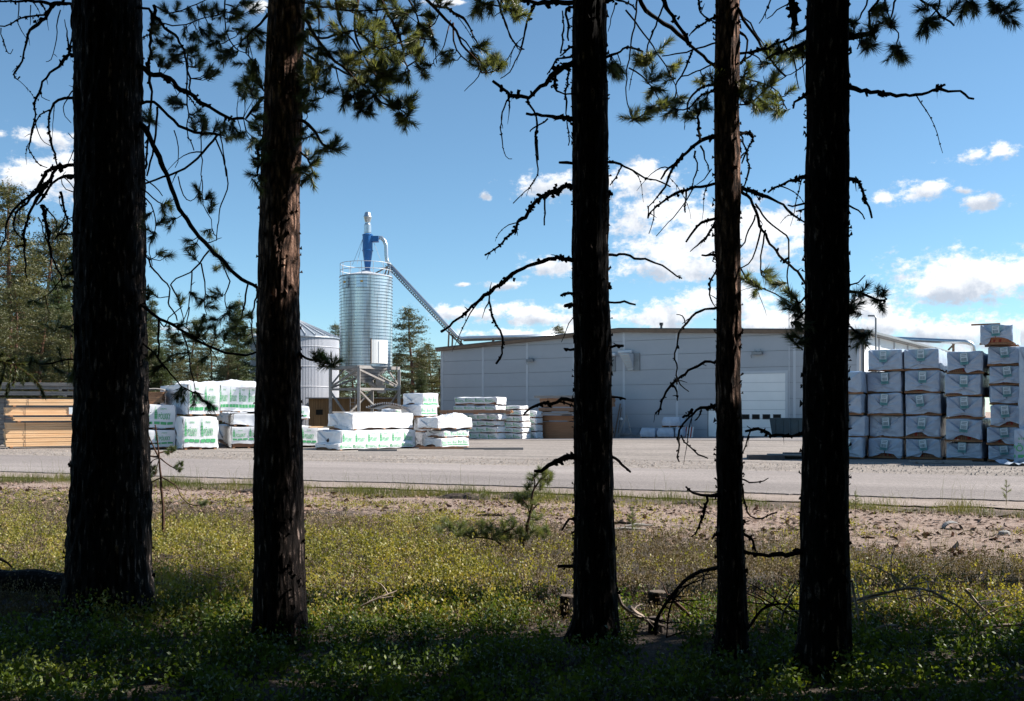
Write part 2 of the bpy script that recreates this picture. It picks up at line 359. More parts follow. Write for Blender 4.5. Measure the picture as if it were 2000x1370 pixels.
def gravelmat(name, c1, c2, c3, big=.35, fine=14):
    m = bpy.data.materials.new(name); m.use_nodes = True; t = NT(m.node_tree); b = t.n['Principled BSDF']
    o = t.node('ShaderNodeTexCoord').outputs['Object']
    # tracks run along the road, so stretch the large variation that way
    rot = t.node('ShaderNodeVectorRotate'); rot.inputs['Angle'].default_value = R(20.3); t.l.new(o, rot.inputs['Vector'])
    st = t.vm('MULTIPLY', rot.outputs[0], (.18, 1, 1))
    n1 = t.noise(st, big, 6, .65); n2 = t.noise(o, fine, 5, .75); n3 = t.noise(o, fine * 5, 2, .6)
    f = t.m('ADD', t.m('MULTIPLY', n1, .33), t.m('ADD', t.m('MULTIPLY', n2, .42), t.m('MULTIPLY', n3, .25)))
    t.l.new(t.ramp(t.mr(f, .39, .61), [(0, c1), (.5, c2), (1, c3)]), b.inputs['Base Color']); b.inputs['Roughness'].default_value = .95
    bn = t.node('ShaderNodeBump'); bn.inputs['Strength'].default_value = .8; bn.inputs['Distance'].default_value = .02
    t.l.new(t.m('ADD', n2, n3), bn.inputs['Height']); t.l.new(bn.outputs[0], b.inputs['Normal'])
    return m
M['ground'] = groundmat()
M['soil'] = mat('dark_soil', (.07, .05, .04), .95, col2=(.025, .018, .014), vscale=14, bump=1, bscale=30)
M['asphalt'] = gravelmat('worn_asphalt', (.13, .112, .104), (.235, .205, .19), (.38, .335, .31), .25, 13)
M['gravel'] = gravelmat('yard_gravel', (.10, .086, .074), (.22, .19, .168), (.37, .325, .285), .9, 7)
M['shoulder'] = gravelmat('sandy_shoulder', (.17, .135, .11), (.27, .215, .18), (.36, .29, .245), 1.2, 14)
M['apron'] = gravelmat('yard_asphalt', (.15, .135, .13), (.21, .19, .185), (.27, .25, .24), .4, 8)
M['stone'] = mat('stones', (.36, .31, .27), .9, col2=(.16, .14, .125), vscale=9)
M['chips'] = mat('bark_chips', (.30, .20, .15), .9, col2=(.06, .04, .03), vscale=11, detail=2)

# ---------------------------------------------------------------- ground, road, yard
def lin(a, b, s): return list(np.arange(a, b, s))
gx = lin(-400, -60, 34) + lin(-60, -16, 4) + lin(-16, 16, .22) + lin(16, 60, 4) + lin(60, 401, 34)
gy = lin(-60, -4, 7) + lin(-4, 3, 1) + lin(3, 22, .22) + lin(22, 46, 2) + lin(46, 130, 7) + lin(130, 900, 70)
g = MB()
for y in gy:
    for x in gx:
        z = G(x, y)
        g.v.append((x, y, z - (0.05 if NX * x + NY * y > 20.9 else 0)))
n = len(gx)
for j in range(len(gy) - 1):
    for i in range(n - 1): g.f.append((j * n + i, j * n + i + 1, (j + 1) * n + i + 1, (j + 1) * n + i)); g.mi.append(0)
props(g.build('ground', M['ground'], smooth=True), kind='structure')
def dstrip(name, m, rows, u0, u1, us, dz, jag=0, skirt=0):
    s = MB(); us_ = lin(u0, u1, us); k = len(us_); rr = list(rows)
    for j, d in enumerate(rr):
        for u in us_:
            dj = d
            if jag and j in (0, len(rr) - 1):
                dj += jag * (noise.noise(Vector((u * .6, j * 9, 1))) + .6 * noise.noise(Vector((u * 3.1, j * 9, 2))) + .4 * noise.noise(Vector((u * 11, 0, 4))))
            x = u * UX + dj * NX; y = u * UY + dj * NY
            s.v.append((x, y, G(x, y) + dz))
    for j in range(len(rr) - 1):
        for i in range(k - 1): s.f.append((j * k + i, j * k + i + 1, (j + 1) * k + i + 1, (j + 1) * k + i)); s.mi.append(0)
    if skirt:
        b = len(s.v)
        for i in range(k): v = s.v[i]; s.v.append((v[0], v[1], v[2] - skirt))
        for i in range(k - 1): s.f.append((b + i, b + i + 1, i + 1, i)); s.mi.append(0)
    return props(s.build(name, m), kind='structure')
dstrip('road_shoulder', M['shoulder'], [19.75, 20.3, 21.0, 22.0], -60, 70, .12, .030, .34)
dstrip('road', M['asphalt'], [21.2, 23, 25, 27, 28.8], -60, 70, .08, .055, .16, .055)
dstrip('gravel_yard', M['gravel'], [28.4] + lin(29.5, 60, 2.5) + lin(60, 140, 8), -160, 140, 2.0, .028)
# ---------------------------------------------------------------- foreground pines
def trunk_mesh(trace, Y, seed, amp, top=13.0, res=72):
    rs = random.Random(seed); pts = []
    for (py, xl, xr) in trace:
        c = W((xl + xr) / 2, py, Y); pts.append((c.z, c.x, (xr - xl) / 2 / F * Y))
    pts.sort()
    z0 = pts[0][0]; pts = [(z0 - .35, pts[0][1], pts[0][2] * 1.15)] + pts
    zt, xt, rt = pts[-1]; sl = (pts[-1][1] - pts[-3][1]) / (pts[-1][0] - pts[-3][0])
    pts += [(zt + 3, xt + sl * 3, rt * .8), (top * .8, xt + sl * 5, rt * .5), (top, xt + sl * 6, .02)]
    zs = [p[0] for p in pts]; m = MB(); z = zs[0]; rows = []
    while z < top: rows.append(z); z += .028 if z < zt + .2 else .35
    o = seed * 7.3
    for z in rows:
        x = np.interp(z, zs, [p[1] for p in pts]) + .010 * noise.noise(Vector((0, o, z * 1.7))); r = np.interp(z, zs, [p[2] for p in pts]) * (1 + .035 * noise.noise(Vector((5, o, z * 2.3))))
        for k in range(res):
            t = 2 * math.pi * k / res; c, s_ = math.cos(t), math.sin(t)
            a = noise.noise(Vector((c * r * 26 + o, s_ * r * 26, z * 3.2))); b_ = noise.noise(Vector((c * r * 70 + o, s_ * r * 70, z * 14)))
            e = noise.noise(Vector((c * 1.3 + o, s_ * 1.3, z * .9)))
            rr = r - amp * .4 + amp * (1 - 2.4 * abs(a)) * .6 + amp * .45 * b_ + r * .05 * e + r * .32 * math.exp(-max(0, z - z0 - .02) / .10) * max(0, math.sin(3 * t + o) * .6 + .35 + .5 * e)
            m.v.append((x + c * rr, Y + s_ * rr, z))
    for j in range(len(rows) - 1):
        for k in range(res):
            m.f.append((j * res + k, j * res + (k + 1) % res, (j + 1) * res + (k + 1) % res, (j + 1) * res + k)); m.mi.append(0)
    for _ in range(420):                       # loose bark flakes
        z = rs.uniform(z0, zt); t = rs.uniform(0, 6.283); x = np.interp(z, zs, [p[1] for p in pts]); r = np.interp(z, zs, [p[2] for p in pts])
        l = rs.uniform(.006, .022); h = rs.uniform(.01, .035); dt = rs.uniform(.006, .02) / r
        q = lambda tt, rr, zz: (x + math.cos(tt) * rr, Y + math.sin(tt) * rr, zz)
        m.quad(q(t - dt, r - .004, z), q(t + dt, r - .004, z + h * .2), q(t + dt * .4, r + l, z + h * rs.uniform(-.5, 1)), q(t - dt * .6, r + l * .7, z + h))
    return m

def tuft_np(c, ax, L, nl, n, rs, out):
    """needles of one shoot: thin triangles along the axis"""
    ax = np.array(ax, float); ax /= np.linalg.norm(ax) + 1e-9
    u = np.cross(ax, [0.3, .9, .2]); u /= np.linalg.norm(u) + 1e-9; v = np.cross(ax, u)
    t = rs.uniform(0, 1, n) ** .8; th = rs.uniform(0, 2 * np.pi, n); sp = rs.uniform(.55, 1.15, n) * (1.05 - .45 * t)
    rad = np.cos(th)[:, None] * u + np.sin(th)[:, None] * v
    d = ax * np.cos(sp)[:, None] + rad * np.sin(sp)[:, None]
    p = np.array(c) + ax * (t * L)[:, None] + rad * .002
    ln = nl * rs.uniform(.7, 1.15, n)
    tip = p + d * ln[:, None] + np.array([0, 0, -.08]) * ln[:, None]
    side = np.cross(d, rs.normal(size=(n, 3))); side /= np.linalg.norm(side, axis=1)[:, None] + 1e-9
    wv = .0019
    out.append(np.stack([p - side * wv, p + side * wv, tip], 1).reshape(-1, 3))

def branch_geo(m, pts3, r0, r1, lump, rs, spurs=.5):
    """pts3: world points, tapered tube with lichen lumps and spurs"""
    n = len(pts3); rad = []; o = rs.uniform(0, 99)
    for i in range(n):
        t = i / (n - 1); r = r0 * (1 - t) + r1 * t
        k = noise.noise(Vector((i * .55, o, 0))); k2 = noise.noise(Vector((i * .17, o, 9)))
        r *= 1 + .22 * k + (lump * max(0, .9 * k2 + .45 * k + .18) * 1.1 if lump else 0)
        rad.append(max(.0011, r))
    jit = [p + Vector((rs.gauss(0, 1), rs.gauss(0, 1), rs.gauss(0, 1))) * (r * (.30 if lump else .12)) for p, r in zip(pts3, rad)]
    jit[0] = pts3[0]
    m.tube(jit, rad, 6)
    for i in range(1, n - 1):                  # short spurs and lichen scraps
        kk = noise.noise(Vector((i * .23, o, 9)))
        if lump and rs.random() < (lump * 2.6 if kk > .02 else lump * .35):
            for _ in range(rs.randint(3, 7) if kk > .02 else 2):
                a = rs.uniform(0, 6.283); d = Vector((math.cos(a), rs.uniform(-.6, .6), math.sin(a) - .35)).normalized(); l = rad[i] * rs.uniform(.9, 2.0) + .003; w_ = rad[i] * rs.uniform(.4, 1.0) + .002
                s_ = Vector((-d.z, 0, d.x)) * w_; p = pts3[i] + Vector((rs.gauss(0, 1), rs.gauss(0, 1), rs.gauss(0, 1))) * rad[i] * .6
                m.quad(p - s_, p + s_, p + d * l + s_ * .7, p + d * l * .8 - s_ * .6)
            if rs.random() < .12: p = pts3[i]; q = p + Vector((rs.uniform(-.012, .012), 0, -rs.uniform(.02, .07))); m.quad(p - Vector((.002, 0, 0)), p + Vector((.003, 0, 0)), q)
        if rs.random() < spurs * .06:
            a = rs.uniform(0, 6.283); d = Vector((math.cos(a), rs.uniform(-.5, .5), math.sin(a))).normalized(); l = rs.uniform(.03, .08)
            p = pts3[i]; m.tube([p, p + d * l * .5 + Vector((0, 0, .004)), p + d * l], [rad[i] * .4, .003, .0015], 4)

def foreground_tree(idx, name, label, trace, Y, bark, amp, branches, tufts, twigmat, nmat, crown=True, cr_seed=0, top=13.0):
    rs = random.Random(100 + idx); nrs = np.random.RandomState(50 + idx)
    py, xl, xr = trace[-1]; b = W((xl + xr) / 2, py, Y)
    t = thing(name, label, 'tree', (b.x, Y, b.z - .02))
    trunk_mesh(trace, Y, idx + 1, amp, top).build('trunk', M[bark], t, smooth=False, world=True)
    samples = []; info = []
    for bi, br in enumerate(branches):
        lump, r0, r1, pts = br[0], br[1], br[2], br[3]
        opt = br[4] if len(br) > 4 else {}
        drift = opt.get('d', rs.uniform(-.9, -.25) if idx == 2 else rs.uniform(-.55, .55)); y0 = Y + opt.get('y', 0)
        P = cr(pts, 9 if lump else 12); m = MB(); acc = 0; w3 = []; ph = rs.uniform(0, 6)
        kx = rs.uniform(0, 99); ka = 2.6 if lump else 1.6
        for i, p in enumerate(P):
            if i: acc += math.hypot(p[0] - P[i - 1][0], p[1] - P[i - 1][1])
            if 0 < i: p = p + np.array([noise.noise(Vector((acc * .045, kx, 0))), noise.noise(Vector((acc * .045, kx, 7)))]) * ka * 2
            w3.append(W(p[0], p[1], y0 + drift * acc / 300 + .05 * math.sin(acc / 45 + ph)))
            samples.append((p[0], p[1], bi, len(w3) - 1))
        k = Y / F; r0m, r1m = r0 * k * .5 * 1.25, r1 * k * .62
        branch_geo(m, w3, r0m, r1m, lump * .5, rs, opt.get('spur', .6))
        nt = opt.get('tw', 1 if lump >= .6 and len(pts) > 4 else 0)
        for _ in range(nt):                     # drooping side twigs
            i = rs.randint(len(w3) // 6, len(w3) - 1); p = w3[i]; l = rs.uniform(.12, .42); dx = rs.uniform(-.6, .6); q = [p]; d = Vector((dx, rs.uniform(-.5, .5), rs.uniform(-.6, .35)))
            for j in range(7):
                d = (d + Vector((rs.uniform(-.14, .14), rs.uniform(-.14, .14), -.2))).normalized(); q.append(q[-1] + d * l / 7)
            branch_geo(m, q, max(.0022, r1m * .8), .0013, lump * .4, rs, .2)
        info.append([m, [], w3])
    tufts = list(tufts) + [(x_ + rs.uniform(-13, 13), y_ + rs.uniform(-12, 12)) for (x_, y_) in tufts if y_ < 420 and rs.random() < (.75 if idx <= 2 else .3)]
    for (tx, ty) in tufts:
        best = None
        for (sx, sy, bi, i) in samples:
            dd = (sx - tx) ** 2 + (sy - ty) ** 2
            if best is None or dd < best[0]: best = (dd, bi, i, sx, sy)
        if best is None: continue
        dd, bi, i, sx, sy = best; m, tl, w3 = info[bi]; p = w3[i]
        dpx = math.sqrt(dd); q = W(tx, ty, p.y + rs.uniform(-.2, .2) * min(1, dpx / 40))
        dirv = q - p
        if dpx > 6:
            mid = (p + q) / 2 + Vector((rs.uniform(-.02, .02), 0, -.12 * dirv.length)); pts3 = [p, (p + mid) / 2, mid, (mid + q) / 2 + Vector((0, 0, -.02 * dirv.length)), q]
            branch_geo(m, pts3, .004, .0025, 0, rs, 0)
        ax = (dirv.normalized() if dirv.length > 1e-3 else Vector((0, 0, 1))) + Vector((rs.uniform(-.5, .5), rs.uniform(-.6, .6), rs.uniform(-.15, .6)))
        L = rs.uniform(.06, .13)
        q0 = q - ax.normalized() * L * .45
        m.tube([q0, q0 + ax.normalized() * L], [.0028, .002], 4)
        tuft_np(q0, ax, L, rs.uniform(.055, .08), 130, nrs, tl)
        if rs.random() < .7:                    # a second shoot beside it
            a2 = ax.normalized() + Vector((rs.uniform(-.9, .9), rs.uniform(-.9, .9), rs.uniform(-.5, .5))); tuft_np(q0, a2, L * .8, rs.uniform(.045, .065), 85, nrs, tl); m.tube([q0, q0 + a2.normalized() * L * .8], [.0026, .002], 4)
    for (m, tl, w3) in info:
        o = m.build('branch', M[twigmat], t, world=True)
        if tl:
            V = np.concatenate(tl) - np.array(t.location); npmesh('needles', V, 3, M[nmat], o)
    if crown: overhead_crown(t, b.x, Y - .75, top, idx)
    return t

E1 = np.array([-math.cos(R(SUN_AZ)), math.sin(R(SUN_AZ)), 0.0]); E2 = np.array([-math.sin(R(SUN_AZ)) * math.sin(R(SUN_EL)), -math.cos(R(SUN_AZ)) * math.sin(R(SUN_EL)), math.cos(R(SUN_EL))])
HOLES = []  # sun-ray targets: crown foliage in their path is cut away to light them
def hole(px, py, Y, r, x=None):
    p = np.array(W(px, py, Y)) if x is None else np.array(x); HOLES.append((p @ E1, p @ E2, r))
for py in range(350, 530, 18): hole(565, py, 6.62, .24)
for py in (120, 180, 260): hole(575, py, 6.6, .09)
for py in (580, 640, 690, 740, 800, 860, 930): hole(276, py, 7.66, .17)
for py in (1080, 1120, 1150): hole(284, py, 7.66, .18)
for (px, py) in ((600,60),(650,100),(700,60),(740,110),(790,60),(720,150),(780,200),(820,110),(690,190),(640,250),(870,100),(940,120),(760,170),(620,180),(960,15),(850,40),(740,200)): hole(px, py, 6.35, .4)
for (px, py) in ((1250,110),(1290,150),(1310,205),(1260,230),(1350,215),(1480,110),(1490,180),(1520,200),(1460,160),(1540,110),(1400,200),(1440,130),(1380,150),(1225,140),(1510,560),(1545,595)): hole(px, py, 6.2, .32)
for (px, py) in ((400,300),(450,520),(380,480),(340,390),(400,640),(460,680),(370,600),(380,775),(430,265)): hole(px, py, 7.6, .24)
for (px, py) in ((1440,640),(1435,720),(1440,780),(1640,860),(1640,900)): hole(px, py, 6.1, .07)
for (px, py) in ((20,715),(60,740),(0,760)): hole(px, py, 4.0, .16)
for (x, y, r) in ((2.3,5.55,.36),(1.6,5.5,.3),(2.8,6.1,.25),(1.1,5.5,.22),(2.9,5.5,.2),(.6,5.4,.12),(2.0,6.0,.15),(1.4,6.3,.10)): hole(0, 0, 0, r, (x, y, .15))
def sun_gaps(C, ex=0.0):
    a = C @ E1; b_ = C @ E2; k = np.ones(len(C), bool)
    for (ha, hb, r) in HOLES: k &= ((a - ha) ** 2 + (b_ - hb) ** 2) > (r + ex) ** 2
    return k
def overhead_crown(t, x0, y0, top, seed, zmin=5.7, rmax=1.9, dens=1.7, big=1.0):
    """crown that starts above the picture and shades what stands below it"""
    rs = np.random.RandomState(900 + seed); rr = random.Random(seed); m = MB(); V = []
    L = Vector(t.location); n = int(46 * dens)
    for i in range(n):
        f = rr.random() ** .85; z = zmin + (top - zmin) * f; r = rmax * (1 - f * .75) * rr.uniform(.55, 1.0); a = rr.uniform(0, 6.283)
        p = Vector((x0, y0, z)); q = p + Vector((math.cos(a) * r, math.sin(a) * r, rr.uniform(-.1, .35) * r)); mid = (p + q) / 2 + Vector((0, 0, .12 * r))
        if sun_gaps(np.array([tuple(p.lerp(q, f_ / 8)) for f_ in range(2, 9)]), .02).all(): m.tube([p, mid, q], [.03, .018, .006], 5)
        k = int(170 * big * 2.4); s_ = rs.uniform(.25, 1.05, k)
        c = np.array(p) * (1 - s_)[:, None] + np.array(q) * s_[:, None] + rs.normal(size=(k, 3)) * (.16 + .12 * s_)[:, None] * np.array([1, 1, .6])
        d1 = rs.normal(size=(k, 3)) * .085; d2 = rs.normal(size=(k, 3)) * .022
        V.append(np.stack([c - d2, c + d2, c + d1 * 1.6], 1).reshape(-1, 3))
    V = np.concatenate(V); C = V.reshape(-1, 3, 3).mean(1); keep = sun_gaps(C); V = V.reshape(-1, 3, 3)[keep].reshape(-1, 3) - np.array(L)
    V[:, 2] = np.maximum(V[:, 2], zmin - .5 - L.z)
    c = m.build('crown_limbs', M['redtwig'], t, world=True)
    npmesh('crown', V, 3, M['needle'], t)

T1t = [(0,148,273),(300,150,277),(600,148,283),(800,150,287),(950,142,290),(1100,133,292),(1180,125,300),(1215,116,306)]
T2t = [(0,523,594),(200,517,590),(400,508,585),(600,503,585),(800,500,587),(950,498,590),(1100,497,595),(1200,498,600),(1255,497,605)]
T3t = [(0,1118,1185),(200,1116,1187),(400,1118,1190),(600,1118,1191),(800,1122,1196),(950,1120,1198),(1100,1120,1203),(1200,1122,1208),(1245,1117,1213)]
T4t = [(0,1398,1443),(200,1395,1443),(400,1395,1445),(600,1398,1446),(800,1398,1448),(1000,1400,1451),(1150,1400,1456),(1285,1396,1461)]
T5t = [(0,1578,1657),(300,1574,1656),(600,1572,1656),(800,1568,1655),(1000,1566,1657),(1200,1560,1657),(1315,1553,1660)]
LU = {'tw': 1}
B1 = [(1,6,3,[(160,12),(115,8),(60,3),(-20,5)],{'tw':3}),(1,4,1.5,[(105,10),(85,28),(50,35),(0,52)]),(1.6,5,1.5,[(100,15),(88,35),(60,60),(50,90),(42,120),(27,145),(32,156),(38,150)]),
 (1.3,4,2,[(140,10),(138,40),(140,75),(135,100)]),(.8,4.5,1.5,[(155,118),(135,105),(115,130),(95,145),(80,170),(70,200),(70,225),(60,265),(58,290),(70,315),(90,330)]),
 (1.2,4.5,2,[(155,190),(125,192),(105,205),(97,215),(98,260),(108,310),(118,330)]),(.6,2.5,1,[(97,215),(78,225),(65,250),(60,280)]),(0,2,1,[(118,20),(112,50),(108,90),(98,118),(90,122)]),
 (0,2,1,[(37,5),(35,45),(50,75)]),(.5,2,1,[(2,55),(5,80),(12,100),(22,105),(25,95)]),(0,2,1,[(60,10),(58,50)]),(0,1.8,1,[(80,170),(82,190),(97,198)]),(.6,3,1.5,[(140,90),(135,105),(132,80),(128,40)]),
 (0,2,1,[(68,230),(75,260),(85,280),(98,285)]),(0,2.5,1,[(155,170),(140,180),(132,195),(123,210),(128,228),(138,242)]),(0,2,1,[(155,275),(140,270),(133,260)]),(0,2.2,1.2,[(175,270),(150,285),(138,310),(130,325)]),
 (1.6,6,2,[(155,318),(120,325),(95,335),(70,375),(35,405),(15,425),(5,470),(0,490)]),(1.8,6,2,[(110,330),(85,370),(65,400),(50,440),(48,480),(52,545)]),(1.2,5,1.5,[(100,350),(60,385),(38,410),(28,430),(28,450),(45,475)]),
 (1.2,4,1.5,[(80,400),(92,440),(95,470),(105,510),(118,540),(122,560)]),(0,2.5,1,[(85,400),(108,430),(112,450),(112,480)]),(.4,3.5,2,[(155,453),(130,458),(112,462),(108,470)]),(1,3.5,1.5,[(118,375),(125,400),(132,425),(128,445),(115,455)]),
 (0,2.5,1,[(155,500),(135,505),(122,520),(120,530)]),(0,2,1,[(75,425),(90,465),(98,500),(103,540),(115,580)]),(1.4,5,2,[(155,345),(125,345),(105,355),(85,385),(70,400)]),(0,2,1,[(155,378),(130,370),(120,350),(130,335)]),
 (0,2,1,[(120,545),(100,570),(88,580),(70,590)]),(0,1.8,1,[(88,578),(90,595),(97,612)]),(0,1.8,1,[(155,440),(130,425),(118,400),(115,380)]),(0,2,1,[(155,420),(130,430),(115,450),(110,465)]),
 (0,3,2,[(158,625),(140,635),(115,640)]),(0,3,2,[(158,700),(120,705),(85,712),(60,705)]),(0,3,2,[(158,520),(135,535),(120,550)]),
 # right side
 (0,9,5,[(270,240),(283,250),(300,285),(325,340),(345,395),(372,440),(400,475),(440,515),(470,545),(505,562)],{'spur':1}),(.5,9,4,[(265,132),(310,145),(345,170),(380,190),(410,210),(440,228),(475,232)],{'tw':2}),
 (0,5,4,[(270,205),(300,200),(330,225),(350,245),(380,258),(430,265)]),(0,4,3,[(425,263),(408,285),(385,310),(360,330),(330,342),(275,362)],{'tw':2}),
 (.6,4.5,2.5,[(265,14),(290,18),(308,40),(325,55),(345,75),(360,100),(368,140),(372,180),(378,190)]),(1,5,3,[(300,10),(296,60),(290,140),(296,200),(290,260),(285,330)]),
 (0,2.5,1.5,[(440,-5),(442,60),(455,90),(480,105),(505,128)]),(.3,2.5,1.5,[(366,100),(366,250),(372,275),(380,295)]),(0,2,1.2,[(392,260),(394,340),(397,400),(412,430),(418,460)]),(0,2.5,1.5,[(420,268),(440,320),(444,370),(432,400),(428,420),(422,470)]),
 (0,2,1.2,[(348,345),(356,380),(372,395),(388,375),(395,345)]),(.3,3,2,[(278,470),(290,510),(303,530),(318,548),(332,565),(330,590),(345,625)]),(0,3,2,[(408,490),(390,515),(370,532),(345,545),(333,556)]),
 (0,5,3.5,[(275,595),(300,615),(335,635),(360,650),(400,672),(440,690),(480,695),(505,685)],{'tw':3}),(0,4,2,[(310,625),(310,660),(310,700),(322,720)]),(0,2.5,1.5,[(375,530),(372,570),(368,600),(356,632)]),(0,2.5,1.5,[(393,515),(400,550),(400,600)]),
 (0,2.5,1.5,[(428,505),(448,550),(440,575),(440,600),(448,622)]),(.4,3,2,[(484,556),(478,590),(470,630)]),(.3,3,2,[(500,555),(502,580),(492,610),(492,650),(502,690)]),(0,4,3,[(307,210),(306,250),(300,290),(285,345)]),(0,2.5,1.5,[(275,368),(300,385),(318,400),(340,388)]),
 (0,2.5,1.5,[(275,345),(300,362),(318,382)]),(0,2,1,[(340,255),(350,300),(340,330)]),(0,2.2,1.5,[(430,265),(437,300),(441,345)]),(0,2,1,[(370,600),(365,640),(385,660)]),(0,2.5,1.5,[(333,556),(350,590),(360,630)]),
 (0,2.5,1.5,[(310,625),(320,640),(330,620),(355,600)]),(0,2,1,[(400,475),(420,470),(435,466)]),(0,2.2,1.4,[(275,380),(295,400),(305,440),(292,480),(298,520)]),(0,3,2,[(275,668),(300,690),(325,720),(355,755),(390,770)],{'d':-.4}),
 (0,2.5,1.5,[(355,645),(365,680),(372,715),(380,760)],{'d':-.3}),(0,2.5,1.5,[(300,10),(330,25),(370,15),(410,-5)],{'tw':2}),(0,2.5,1.5,[(310,45),(350,50),(400,35),(430,30)],{'tw':1})]
tf1 = [(112,448),(130,525),(142,515),(138,535),(70,590),(60,705),(75,712),(90,708),(112,722),(135,735),(145,742),(130,640),(112,635),(145,725),(120,700),(128,560),
 (300,40),(325,20),(345,15),(400,20),(415,30),(370,25),(330,75),(300,60),(345,95),(375,95),(395,60),(410,55),(430,70),(450,40),(470,60),(490,25),(490,80),(455,105),(470,125),(490,125),(315,125),(330,130),(350,120),(300,110),(390,130),(405,145),(415,150),(440,115),(430,100),(355,205),(380,225),(350,200),(470,165),(480,175),(500,180),(400,240),(420,250),(440,245),(455,255),(470,260),(490,240),(495,270),(285,225),(295,235),
 (330,400),(335,430),(320,400),(312,435),(290,450),(300,460),(310,495),(325,500),(290,420),(390,380),(405,385),(413,410),(410,455),(370,470),(380,480),(375,500),(425,500),(440,520),(420,525),(290,580),(300,575),(350,590),(375,575),(415,580),(425,575),(400,620),(420,625),(380,630),(350,640),(365,655),(385,650),(440,615),(450,600),(460,640),(480,640),(490,620),(400,660),(360,690),(330,640),(440,660),(470,655),(490,665),(380,775),(395,780),(360,770),(350,765),(410,790),(300,690),(310,720),(330,700),(400,700),
 (385,70),(360,60),(425,20),(455,20),(475,5),(310,80),(380,110),(420,85),(470,85),(490,150),(385,240),(445,270),(430,255),(410,262),(390,640),(410,640),(375,660),(350,670),(340,655),(420,650),(455,625),(475,620),(395,590),(410,600)]
B2 = [(0,6,3,[(580,20),(600,45),(625,85),(645,110),(680,140),(700,165)]),(0,4,2.5,[(655,-5),(665,45),(690,80),(705,105),(728,125)]),(0,4.5,2.5,[(700,-5),(692,45),(700,85),(712,110),(735,150)]),(1,5,3,[(738,-5),(760,30),(775,55),(783,80),(786,105)]),
 (0,5,2.5,[(828,-5),(850,15),(870,40),(890,60),(902,85),(930,120),(940,142)]),(.8,4,2,[(850,12),(880,20),(910,40),(925,70),(932,90)]),(0,3,1.8,[(885,45),(886,80),(900,110),(920,125),(938,132)]),(0,3,1.8,[(795,-5),(815,30),(822,60),(850,45),(858,12)]),
 (.4,6,3,[(582,235),(602,243),(618,262),(632,283),(648,290)]),(0,4,2.5,[(585,95),(620,120),(660,135),(690,150),(720,175),(745,200),(780,215)]),(0,2,1,[(938,140),(925,160),(907,178)]),(0,2.5,1.5,[(838,50),(850,85),(852,125)]),
 (0,2.5,1.5,[(624,-5),(622,80),(618,160)]),(0,2.2,1.2,[(655,130),(665,165),(670,190)]),(0,4,2.5,[(585,688),(598,698),(615,705),(650,712)]),(.6,5,3,[(525,188),(505,205),(480,230)]),(.6,5,3,[(522,30),(500,55),(482,70)]),(.8,5,3,[(520,255),(508,280),(506,310),(502,340)]),
 (0,4,2,[(580,290),(600,310),(610,340)]),(0,4,2,[(582,160),(605,165),(635,178)]),(0,3.5,2,[(700,165),(690,190),(705,215)]),(0,3.5,2,[(735,150),(740,180),(765,205),(795,222)]),(0,3,2,[(786,105),(795,130),(812,120),(825,140)]),(0,3,2,[(970,-5),(980,25),(992,60),(1008,88),(1022,98)]),
 (0,3,2,[(920,-5),(945,8),(975,12),(1010,25)]),(0,3.5,2,[(590,5),(640,15),(700,22),(760,18),(800,30)],{'tw':4}),(0,3.5,2,[(585,60),(630,75),(690,60),(740,95),(800,75),(845,78)],{'tw':3}),(0,2.5,1.5,[(705,105),(702,150),(700,190)]),(0,2.5,1.5,[(765,60),(745,95),(740,140)]),
 (0,2,1.2,[(880,40),(872,75),(862,100),(845,118),(850,130)]),(0,2.5,1.3,[(895,70),(920,95),(926,112)])]
tf2 = [(600,20),(620,15),(610,35),(625,25),(650,15),(665,10),(690,15),(700,25),(720,20),(750,15),(770,10),(785,25),(780,45),(790,60),(720,45),(730,55),(755,0),(810,10),(830,30),(840,40),(835,50),(860,5),(600,65),(595,75),(610,90),(625,95),(640,100),(660,60),(675,65),(655,50),(620,120),(630,130),(640,135),(610,140),(600,130),(670,110),(680,120),(690,130),(700,105),(685,145),(720,95),(735,105),(745,100),(730,85),(750,60),(770,80),(760,115),(770,120),(785,110),(800,75),(810,80),(820,65),(845,80),(840,70),(800,100),(815,105),(825,120),(820,135),(828,145),(870,110),(880,105),(730,125),(745,135),(755,140),(740,150),(720,140),(700,165),(715,160),(735,165),(750,165),(770,155),(785,150),(675,185),(685,190),(700,190),(705,215),(715,220),(700,205),(735,185),(750,180),(720,195),(765,200),(775,210),(790,205),(800,210),(785,225),(790,235),(800,240),(600,160),(615,165),(625,170),(635,175),(600,180),(590,170),(610,205),(600,215),(595,200),(620,260),(635,290),(645,285),(650,292),(595,270),(590,260),(600,300),(610,320),(605,345),(595,330),(600,350),(940,130),(925,105),(935,95),(950,125),(965,130),(975,132),(960,120),
 (930,15),(940,5),(960,15),(985,20),(1000,20),(1010,28),(990,10),(500,60),(510,90),(500,130),(490,180),(505,165),(500,210),(505,230),(500,250),(505,290),(500,320),(508,345),(500,360),(615,700),(630,705),(645,710),(655,712),(640,716),(625,697),(735,135),(750,150),(710,180),(725,205),(690,160),(765,140),(745,120),(710,60),(740,40),(770,35)]
